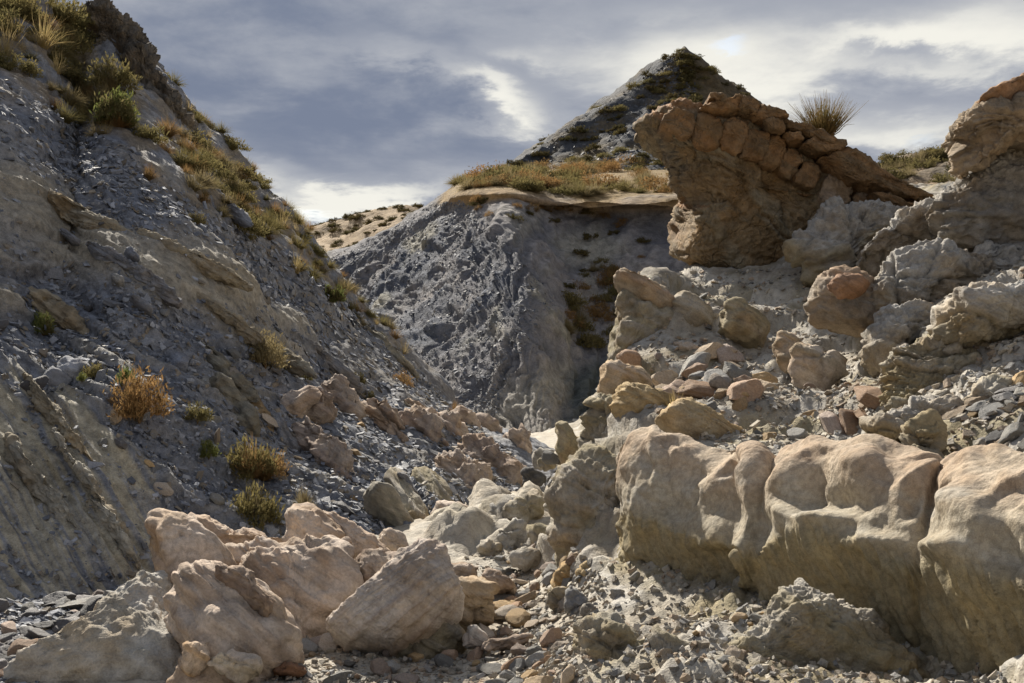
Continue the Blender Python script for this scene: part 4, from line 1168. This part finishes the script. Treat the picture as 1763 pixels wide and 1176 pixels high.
scatter_stones([(1640, 690), (1780, 640), (1780, 780), (1640, 770)], 30, ['st_grey', 'st_dark', 'st_tan'], .05, .16, 'stone on the sunlit bank above the smooth ridge', 'stones on the sunlit bank', 6.5, 11, flat=.6)
scatter_stones([(1060, 970), (1250, 1010), (1400, 1100), (1250, 1176), (1050, 1060)], 26, ['st_grey', 'st_tan', 'st_grey'], .03, .1, 'small crusted stone on the mud slope under the smooth ridge', 'stones below the smooth ridge', 5.2, 9.5)
scatter_stones([(880, 790), (960, 780), (980, 840), (900, 850)], 25, ['st_grey', 'st_dark'], .1, .3, 'stone at the far bend of the wash', 'stones at the wash bend', 15, 26)
scatter_stones([(0, 480), (400, 560), (700, 740), (700, 900), (300, 860), (0, 660)], 60, ['st_grey', 'st_tan', 'st_dark'], .08, .22, 'odd rounded stone resting on the slate hillside', 'rounded stones on the hillside', 10, 30, flat=.7, surf='l')
for (x, y, s) in [(1175, 655, .5), (1210, 660, .55), (1290, 660, .35), (1430, 735, .3), (1460, 745, .35), (1500, 700, .45), (1480, 735, .28)]:
    d = 12.2 if y < 700 else 10.4
    g, n = ground_at(x, d)
    place(PLATES[int(s * 20) % 10], 'sandstone_plate', g + np.array([0, 0, .08]), (.35, -.5, .8), s, 'large reddish plate leaning in the terrace debris', 'rock slab', 'reddish plates on the terrace', sink=.45).data.materials
redp = [me.copy() for me in PLATES]
for me in redp:
    me.materials.clear()
    me.materials.append(M['st_red'])
for o in list(COL.objects):
    if o.name.startswith('sandstone_plate'):
        o.data = STONES['st_red'][rng.integers(5)]
        o.scale = (o.scale[0] * .8, o.scale[1] * .62, o.scale[2] * .3)

# slate plates big enough to tell apart, the rest as scree
slope_poly = [(-40, 120), (120, 190), (330, 330), (480, 420), (600, 520), (720, 640), (800, 720), (880, 780), (890, 850), (780, 890), (620, 930), (420, 950), (280, 990), (100, 1030), (-40, 1040)]
pp, nn = pick(lpx, lpy, LV, LN, slope_poly, 290, 9, 33, np.clip(L_slate + .08, .02, 1))
for a, b in zip(pp, nn):
    place(PLATES[rng.integers(10)], 'slate_plate', a, b, (.07 + .17 * rng.random() ** 2.5) * (a[1] / 18) ** .8, 'loose grey slate plate lying flat on the hillside scree', 'slate plate', 'slate plates on the hillside', sink=.47, tiltj=.22)


def chips(name, pp, nn, size, label, colr, mat, th=.16, tiltj=.3, parent=None, cvar=.3):
    """thousands of thin angular chips as one mesh"""
    n = len(pp)
    a = rng.uniform(0, 2 * math.pi, n)
    nn = nn + rng.normal(size=nn.shape) * tiltj
    nn /= np.linalg.norm(nn, axis=1)[:, None]
    t = np.stack([np.cos(a), np.sin(a), np.zeros(n)], -1)
    t -= (t * nn).sum(1)[:, None] * nn
    t /= np.linalg.norm(t, axis=1)[:, None]
    b = np.cross(nn, t)
    cor = np.array([(-1, -1, -1), (1, -1, -1), (1, 1, -1), (-1, 1, -1), (-1, -1, 1), (1, -1, 1), (1, 1, 1), (-1, 1, 1)], float)
    loc = cor[None] * np.array([1, .6, th]) * rng.uniform(.45, 1.2, (n, 8, 3))
    loc *= size[:, None, None]
    V = pp[:, None] + loc[..., :1] * t[:, None] + loc[..., 1:2] * b[:, None] + loc[..., 2:] * nn[:, None] + nn[:, None] * (size * th * .4)[:, None, None]
    fq = np.array([(0, 3, 2, 1), (4, 5, 6, 7), (0, 1, 5, 4), (1, 2, 6, 5), (2, 3, 7, 6), (3, 0, 4, 7)])
    Q = (np.arange(n)[:, None, None] * 8 + fq[None]).reshape(-1, 4)
    cc = colr[rng.integers(len(colr), size=n)] * rng.uniform(1 - cvar, 1 + cvar, (n, 1))
    me = mesh_from(name, V.reshape(-1, 3), Q, np.repeat(cc, 8, 0), smooth=False)
    return link(name, me, M[mat], kind='stuff', label=label)


SC = np.array([SLATE, SLATE * .8, SLATE2, SLATE2 * 1.2, C(.2, .17, .13)])
n = 32000
pp, nn = pick(lpx, lpy, LV, LN, slope_poly, n, 8.5, 34, np.clip(L_slate, .03, 1) * (LV[..., 1] / 20) ** .3)
pp = pp + rng.normal(size=pp.shape) * .03
chips('slate_scree', pp, nn, (.016 + .06 * rng.random(n) ** 3.5) * (pp[:, 1] / 16) ** .9, 'blue-grey slate chips strewn over the hillside', SC, 'chip', tiltj=.22)
n = 10000
pp, nn = pick(mpx, mpy, MV, MN, [(560, 450), (740, 352), (800, 345), (880, 420), (960, 520), (900, 600), (850, 720), (740, 700), (640, 560)], n, 36, 72)
chips('slate_scree', pp, nn, .025 + .08 * rng.random(n) ** 3, 'shiny dark slate chips on the middle hill', np.array([C(.10, .11, .135), C(.13, .138, .155), C(.17, .165, .16)]), 'chip')
kpx, kpy = proj(KV)
n = 2500
pp, nn = pick(kpx, kpy, KV, KN, [(860, 300), (1000, 205), (1110, 130), (1178, 90), (1200, 150), (1180, 300), (960, 310)], n, 78, 112)
chips('slate_scree', pp, nn, .08 + .16 * rng.random(n) ** 3, 'slate chips on the pointed hill', np.array([C(.075, .08, .095), C(.1, .105, .115)]), 'chip')
GC = np.array([C(.40, .36, .3), C(.34, .32, .28), C(.45, .41, .34), C(.36, .29, .22), C(.28, .275, .265)])
n = 6000
wgt = (gpx > 380) & (gpx < 1040)
pp, nn = pick(gpx, gpy, GG, GNN, [(380, 1190), (470, 1100), (640, 1100), (830, 940), (980, 920), (1040, 1000), (1000, 1190)], n, 5, 13)
chips('gravel', pp + rng.normal(size=pp.shape) * .01, nn, .007 + .03 * rng.random(n) ** 3.5, 'gravel and flakes on the wash floor', GC, 'ground', th=.45)
n = 8500
pp, nn = pick(gpx, gpy, GG, GNN, [(1060, 470), (1480, 460), (1780, 420), (1780, 780), (1250, 780), (1060, 680)], n, 7, 20)
chips('gravel', pp + rng.normal(size=pp.shape) * .015, nn, .012 + .045 * rng.random(n) ** 3.5, 'pale rock flakes on the terrace debris', GC, 'ground', th=.4)
n = 2600
pp, nn = pick(gpx, gpy, GG, GNN, [(1000, 960), (1130, 970), (1400, 1030), (1780, 1180), (1000, 1190)], n, 4.6, 10)
chips('gravel', pp, nn, .006 + .03 * rng.random(n) ** 3, 'crumbs of mudstone below the smooth ridge', GC, 'ground', th=.6)
n = 3000
pp, nn = pick(gpx, gpy, GG, GNN, [(-20, 1030), (260, 1000), (250, 1060), (60, 1180), (-20, 1190)], n, 6, 12)
chips('gravel', pp, nn, .012 + .05 * rng.random(n) ** 2.5, 'dark slate flakes between cobbles', SC, 'chip', th=.3)
print('stones', round(time.time() - T0, 1))


# ------------------------------------------------------------------ plants
def blades(n, h, spread, w, seed, seg=3, droop=.5, base=.15, up=.5):
    """a tuft: thin curved blades from a small base"""
    r = np.random.default_rng(seed)
    a = r.uniform(0, 2 * math.pi, n)
    rad = np.sqrt(r.random(n))
    b0 = np.stack([np.cos(a) * rad * base, np.sin(a) * rad * base, np.zeros(n)], -1)
    a2 = a + r.normal(0, .5, n)
    lean = spread * r.random(n) ** .7
    dr = np.stack([np.cos(a2) * lean, np.sin(a2) * lean, up + r.random(n) * .5], -1)
    dr /= np.linalg.norm(dr, axis=1)[:, None]
    L = h * r.uniform(.55, 1.05, n)
    side = np.stack([-np.sin(a2), np.cos(a2), r.normal(0, .4, n)], -1)
    V = []
    for s_ in range(seg + 1):
        t = s_ / seg
        c_ = b0 + dr * (L * t)[:, None] + np.array([0, 0, -1.]) * (droop * L * t * t * lean)[:, None] + r.normal(size=(n, 3)) * .02 * h * t
        wd = w * (1 - .85 * t)
        V += [c_ - side * wd, c_ + side * wd]
    V = np.stack(V, 1)
    Q = []
    for s_ in range(seg):
        Q.append(np.arange(n)[:, None] * (2 * seg + 2) + np.array([2 * s_, 2 * s_ + 1, 2 * s_ + 3, 2 * s_ + 2]))
    return V.reshape(-1, 3), np.concatenate(Q)


def leafy(n, seed, shape=(1, 1, .8), leaf=.05, clumps=26):
    """rounded shrub: leaf-sized faces gathered in clumps on an uneven dome"""
    r = np.random.default_rng(seed)
    d = r.normal(size=(clumps, 3))
    d[:, 2] = np.abs(d[:, 2]) * .9
    d /= np.linalg.norm(d, axis=1)[:, None]
    cc = d * r.uniform(.45, .95, (clumps, 1))
    k_ = r.integers(clumps, size=n)
    p_ = cc[k_] + r.normal(size=(n, 3)) * .14
    p_ = p_ * np.array(shape)
    p_[:, 2] = np.abs(p_[:, 2]) + .05
    t = p_ * .5 + r.normal(size=(n, 3)) * .6 + np.array([0, 0, .5])
    t /= np.linalg.norm(t, axis=1)[:, None]
    b = np.cross(t, r.normal(size=(n, 3)))
    b /= np.linalg.norm(b, axis=1)[:, None]
    s = leaf * r.uniform(.6, 1.4, (n, 1))
    V = np.stack([p_ - t * s * 1.6, p_ + b * s * .5, p_ + t * s * 1.6, p_ - b * s * .5], 1)
    return V.reshape(-1, 3), np.arange(4 * n).reshape(n, 4)


def stems(n, h, seed, r0=.03, spread=.7):
    r = np.random.default_rng(seed)
    V, Q = [], []
    for i in range(n):
        a = r.uniform(0, 6.28)
        e = np.array([math.cos(a) * spread * r.random(), math.sin(a) * spread * r.random(), r.uniform(.6, 1)]) * h
        m_ = e * .5 + np.append(r.normal(size=2) * .08 * h, 0)
        o = len(V)
        for pt, rad in ((np.array([0, 0, -.12]), r0), (m_, r0 * .6), (e, r0 * .2)):
            for j in range(4):
                V.append(pt + rad * np.array([math.cos(j * 1.57), math.sin(j * 1.57), 0]))
        for s_ in (0, 4):
            for j in range(4):
                Q.append((o + s_ + j, o + s_ + (j + 1) % 4, o + s_ + 4 + (j + 1) % 4, o + s_ + 4 + j))
    return np.array(V), np.array(Q)


PL = {}


def variants(key, mat, fn, nvar):
    PL[key] = []
    for i in range(nvar):
        me = mesh_from(key, *fn(i), smooth=False)
        me.materials.append(M[mat])
        PL[key].append(me)


variants('gold_tuft', 'gold', lambda i: blades(420, 1.0, 1.1, .012, 100 + i), 4)
variants('rust_tuft', 'rust', lambda i: blades(420, 1.0, 1.2, .011, 120 + i, droop=.3), 3)
variants('olive_tuft', 'olive', lambda i: blades(420, 1.0, 1.3, .013, 140 + i, droop=.4), 4)
variants('straw_tuft', 'straw', lambda i: blades(110, 1.25, .8, .008, 160 + i, droop=.5), 3)
variants('dome', 'gold', lambda i: leafy(3600, 180 + i, (1, 1, 1.1), .04, 60), 2)
variants('green_leaf', 'green', lambda i: leafy(1100, 200 + i, (.8, .8, 1.0), .055, 22), 3)
variants('olive_leaf', 'olive', lambda i: leafy(1300, 220 + i, (1, 1, .75), .05, 30), 3)
variants('dark_leaf', 'dark', lambda i: leafy(700, 240 + i, (1, 1, .7), .075, 22), 4)
variants('rust_leaf', 'rust', lambda i: leafy(1500, 260 + i, (1, 1, .85), .04, 30), 3)
STM = []
for i in range(3):
    me = mesh_from('stem', *stems(9, .75, 300 + i), smooth=True)
    me.materials.append(M['wood'])
    STM.append(me)


def shrub(parts, pos, size, label, group=None, name='shrub', cat='shrub', hz=1.0, stem=True):
    """a plant with its foliage parts and stems"""
    if len(parts) == 1 and not stem:
        r_ = bpy.data.objects.new(name, PL[parts[0]][rng.integers(len(PL[parts[0]]))])
        COL.objects.link(r_)
    else:
        r_ = bpy.data.objects.new(name, None)
        r_.empty_display_size = .1
        COL.objects.link(r_)
        for kx_ in parts:
            o = bpy.data.objects.new('foliage', PL[kx_][rng.integers(len(PL[kx_]))])
            COL.objects.link(o)
            o.parent = r_
            o.rotation_euler = (0, 0, rng.uniform(0, 6.28))
            o.location = (rng.normal() * .12, rng.normal() * .12, 0) if len(parts) > 1 else (0, 0, 0)
        if stem:
            o = bpy.data.objects.new('stem', STM[rng.integers(3)])
            COL.objects.link(o)
            o.parent = r_
    r_.location = pos
    r_.rotation_euler = (rng.normal() * .08, rng.normal() * .08, rng.uniform(0, 6.28))
    r_.scale = (size, size, size * hz)
    r_['label'], r_['category'] = label, cat
    if group:
        r_['group'] = group
    return r_


def on_hill(px, py):
    i = np.argmin((lpx - px) ** 2 + (lpy - py) ** 2)
    return LV.reshape(-1, 3)[i]


# plants one can tell apart on the hillside: px, py of the foot, half width in photo pixels
for px_, py_, r_, parts, lb in [
        (455, 632, 30, ['dome'], 'compact round golden bush on bare slate'), (238, 718, 46, ['rust_leaf', 'rust_tuft'], 'wide rust-gold bush on the lower hillside'),
        (215, 668, 20, ['green_leaf'], 'green sprig growing behind the wide rust-gold bush'), (76, 576, 22, ['green_leaf', 'olive_tuft'], 'light green tuft on dark slate scree'),
        (162, 650, 18, ['olive_leaf'], 'small olive shrub beside the broad flat slate sheet'), (139, 656, 9, ['green_leaf'], 'tiny green sprig near the broad flat slate sheet'),
        (357, 790, 17, ['green_leaf'], 'bright green leafy plant between dry bushes'), (420, 822, 40, ['olive_leaf', 'rust_tuft'], 'upper olive bush above the pink horn'),
        (462, 826, 28, ['rust_tuft', 'rust_leaf'], 'orange twiggy shrub touching the upper olive bush'), (430, 905, 42, ['olive_leaf', 'gold_tuft'], 'lower olive and gold bush beside the pink horn'),
        (520, 880, 28, ['gold_tuft'], 'pale yellow grass clump behind the pink horn'), (340, 725, 20, ['olive_leaf'], 'dark olive shrub below the wide rust-gold bush'),
        (525, 655, 12, ['olive_leaf'], 'small olive shrub above the pink ribs'), (615, 662, 14, ['dark_leaf'], 'dark shrub above the knobbly pink crest'), (625, 692, 15, ['dark_leaf'], 'dark shrub below the other dark shrub'),
        (690, 668, 16, ['rust_leaf'], 'rusty shrub high on the slate spur'), (782, 712, 14, ['rust_tuft'], 'rusty twigs on the tip of the spur'), (572, 522, 18, ['dark_leaf', 'green_leaf'], 'dark green bush on the lower crest'),
        (195, 215, 34, ['green_leaf', 'olive_leaf'], 'bright green feathery bush among dry grass below the crag'), (190, 160, 36, ['olive_leaf', 'gold_tuft'], 'large olive gold dome of grass below the crag'),
        (255, 312, 18, ['rust_tuft'], 'rusty tuft alone on scree below the grass belt'), (340, 388, 14, ['olive_leaf'], 'small olive tuft under the grass belt')]:
    g = on_hill(px_, py_)
    sz = r_ / F * g[1] * 1.25
    shrub(parts, g + np.array([.1, -.2, .0]) * sz, sz, lb, hz=1.55)
belt = [(0, 20), (110, 30), (150, 130), (215, 150), (330, 225), (400, 290), (490, 380), (560, 455), (600, 505), (575, 520), (480, 445), (400, 395), (300, 350), (230, 285), (150, 235), (60, 200), (0, 180)]
pp, nn = pick(lpx, lpy, LV, LN, belt, 180, 20, 33)
pq, _ = pick(lpx[:60], lpy[:60], LV[:60], LN[:60], [(-40, -60), (700, -60), (700, 640), (560, 520), (-40, 200)], 130, 20, 33)
pp = np.vstack([pp, pq])
for a in pp:
    if inpoly(*[np.array([v]) for v in proj(a)], [(118, 80), (190, 10), (345, 220), (300, 235), (220, 200), (150, 150)])[0]:
        continue
    kd = ['gold_tuft', 'olive_tuft', 'rust_tuft', 'olive_tuft', 'straw_tuft', 'olive_leaf'][rng.integers(6)]
    shrub([kd], a - np.array([0, 0, .05]), rng.uniform(.2, .52), dict(gold='golden', rust='rusty', olive='olive', straw='pale straw')[kd.split('_')[0]] + (' leafy bush' if 'leaf' in kd else ' grass tussock') + ' in the belt below the hillside crest', kd + ' in the crest belt', 'crest_bush' if 'leaf' in kd else 'grass_tussock', 'bush' if 'leaf' in kd else 'grass tussock', rng.uniform(.8, 1.1), stem=False)
ci = np.linspace(40, HU * .72, 60).astype(int)
for j in ci:
    a = LV[rng.integers(0, 9), j]
    for _ in range(2 if rng.random() < .5 else 1):
        kd = ['straw_tuft', 'gold_tuft', 'olive_tuft', 'olive_leaf'][rng.integers(4)]
        shrub([kd], a + np.array([0, 0, -.08]), rng.uniform(.12, .34), kd.split('_')[0] + (' leafy bush' if 'leaf' in kd else ' grass tussock') + ' along the hillside skyline', kd + ' on the skyline', 'skyline_tussock', 'grass tussock', stem=False)
pp, nn = pick(lpx, lpy, LV, LN, [(-20, -20), (120, 40), (130, 80), (60, 140), (-20, 160)], 22, 20, 33)
for a in pp:
    shrub([['olive_tuft', 'straw_tuft', 'olive_leaf'][rng.integers(3)]], a - np.array([0, 0, .05]), rng.uniform(.35, .75), 'tall shaggy grass clump on the high shoulder', 'shaggy clumps on the shoulder', 'shaggy_clump', 'grass tussock', stem=False)
# bench, gully, pointed hill, far hill, knoll
pp, nn = pick(mpx, mpy, MV, MN, [(790, 300), (900, 290), (1060, 280), (1190, 280), (1190, 338), (960, 338), (870, 322), (785, 326)], 150, 50, 100)
for a in pp:
    kd = ['gold_tuft', 'olive_leaf', 'gold_tuft', 'olive_tuft', 'rust_leaf'][rng.integers(5)]
    shrub([kd], a - np.array([0, 0, .1]), rng.uniform(.6, 1.4), ('rusty' if 'rust' in kd else kd.split('_')[0]) + (' leafy shrub' if 'leaf' in kd else ' grass clump') + ' on the flat bench under the pointed hill', kd + ' on the bench', 'bench_shrub', 'shrub', .8, stem=False)
pp, nn = pick(mpx, mpy, MV, MN, [(975, 500), (1030, 450), (1120, 450), (1120, 520), (1060, 580), (1000, 610), (970, 560)], 40, 36, 60)
for a in pp:
    shrub([['olive_leaf', 'gold_tuft', 'rust_leaf', 'gold_tuft'][rng.integers(4)]], a - np.array([0, 0, .1]), rng.uniform(.35, .9), 'olive scrub bush in the shaded gully', 'scrub in the gully', 'gully_shrub', 'shrub', stem=False)
pp, nn = pick(mpx, mpy, MV, MN, [(780, 340), (1180, 380), (1180, 480), (1000, 560), (900, 420)], 30, 36, 64)
for a in pp:
    shrub([['dark_leaf', 'rust_leaf'][rng.integers(2)]], a - np.array([0, 0, .1]), rng.uniform(.25, .55), 'small dark shrub clinging to the gullied slate face', 'shrubs on the gullied face', 'face_shrub', 'shrub', stem=False)
pp, nn = pick(kpx, kpy, KV, KN, [(850, 300), (985, 210), (1110, 130), (1178, 84), (1250, 130), (1330, 200), (1400, 300), (960, 312)], 230, 70, 112)
for a in pp:
    shrub([['dark_leaf', 'olive_leaf', 'dark_leaf'][rng.integers(3)]], a - np.array([0, 0, .15]), rng.uniform(.4, 1.05), 'dark scrub bush on the pointed hill', 'scrub on the pointed hill', 'hill_shrub', 'shrub', .75, stem=False)
shrub(['dark_leaf'], KV.reshape(-1, 3)[np.argmax(KV[..., 2])] - np.array([0, 0, .4]), .95, 'single dark bush crowning the pointed summit', name='summit_shrub')
fpx, fpy = proj(FV)
pp, nn = pick(fpx, fpy, FV, FN, [(490, 400), (600, 370), (690, 350), (750, 360), (680, 400), (570, 450)], 140, 130, 240)
for a in pp:
    shrub(['dark_leaf'], a - np.array([0, 0, .3]), rng.uniform(.7, 1.7), 'tiny dark scrub bush on the distant brown hill', 'scrub on the distant hill', 'far_shrub', 'shrub', .8, stem=False)
npx, npy = proj(NV)
pp, nn = pick(npx, npy, NV, NN, [(1500, 270), (1560, 262), (1680, 262), (1680, 330), (1560, 330), (1500, 310)], 40, 32, 62)
for a in pp:
    shrub([['olive_leaf', 'gold_tuft', 'dark_leaf'][rng.integers(3)]], a - np.array([0, 0, .1]), rng.uniform(.4, .8), 'olive shrub on the low knoll behind the outcrop', 'shrubs on the knoll', 'knoll_shrub', 'shrub', stem=False)
for px_, r_ in [(1525, 16), (1556, 18), (1612, 19), (1635, 12)]:
    i = np.argmin((npx - px_) ** 2 + (npy - 272) ** 2)
    g = NV.reshape(-1, 3)[i]
    shrub(['olive_leaf'], g - np.array([0, 0, .1]), r_ / F * g[1] * 1.1, 'rounded shrub standing on the knoll skyline', 'shrubs on the knoll skyline', 'knoll_shrub')
# broom bush on the outcrop, wiry plant on the yellow slab
V1, Q1 = blades(620, 1.0, 1.0, .011, 900, seg=4, droop=-.05, base=.1, up=.55)
me = mesh_from('foliage', V1, Q1, smooth=False)
me.materials.append(leaf_mat('broom_twigs', (.15, .12, .05), (.22, .14, .06), .3))
br = bpy.data.objects.new('broom_bush', None)
COL.objects.link(br)
br.location = P(1418, 240, 19.3)
br.scale = (.85, .85, .8)
br['label'], br['category'] = 'leafless twiggy broom bush standing on the outcrop crest', 'shrub'
link('foliage', me, parent=br)
V1, Q1 = stems(14, .6, 901, .02, .8)
me = mesh_from('stem', V1, Q1)
me.materials.append(M['wood'])
link('stem', me, parent=br)
g, n_ = ground_at(1160, 12.0)
V1, Q1 = blades(46, 1.0, .8, .012, 905, seg=4, droop=.1, base=.06, up=.8)
me = mesh_from('wiry_plant', V1, Q1, smooth=False)
me.materials.append(M['straw'])
wp = link('wiry_plant', me, label='sparse yellow wiry plant rooted by the yellow slab', cat='plant', loc=P(1160, 712, 11.6))
wp.scale = (.26, .26, .3)
print('done', round(time.time() - T0, 1))
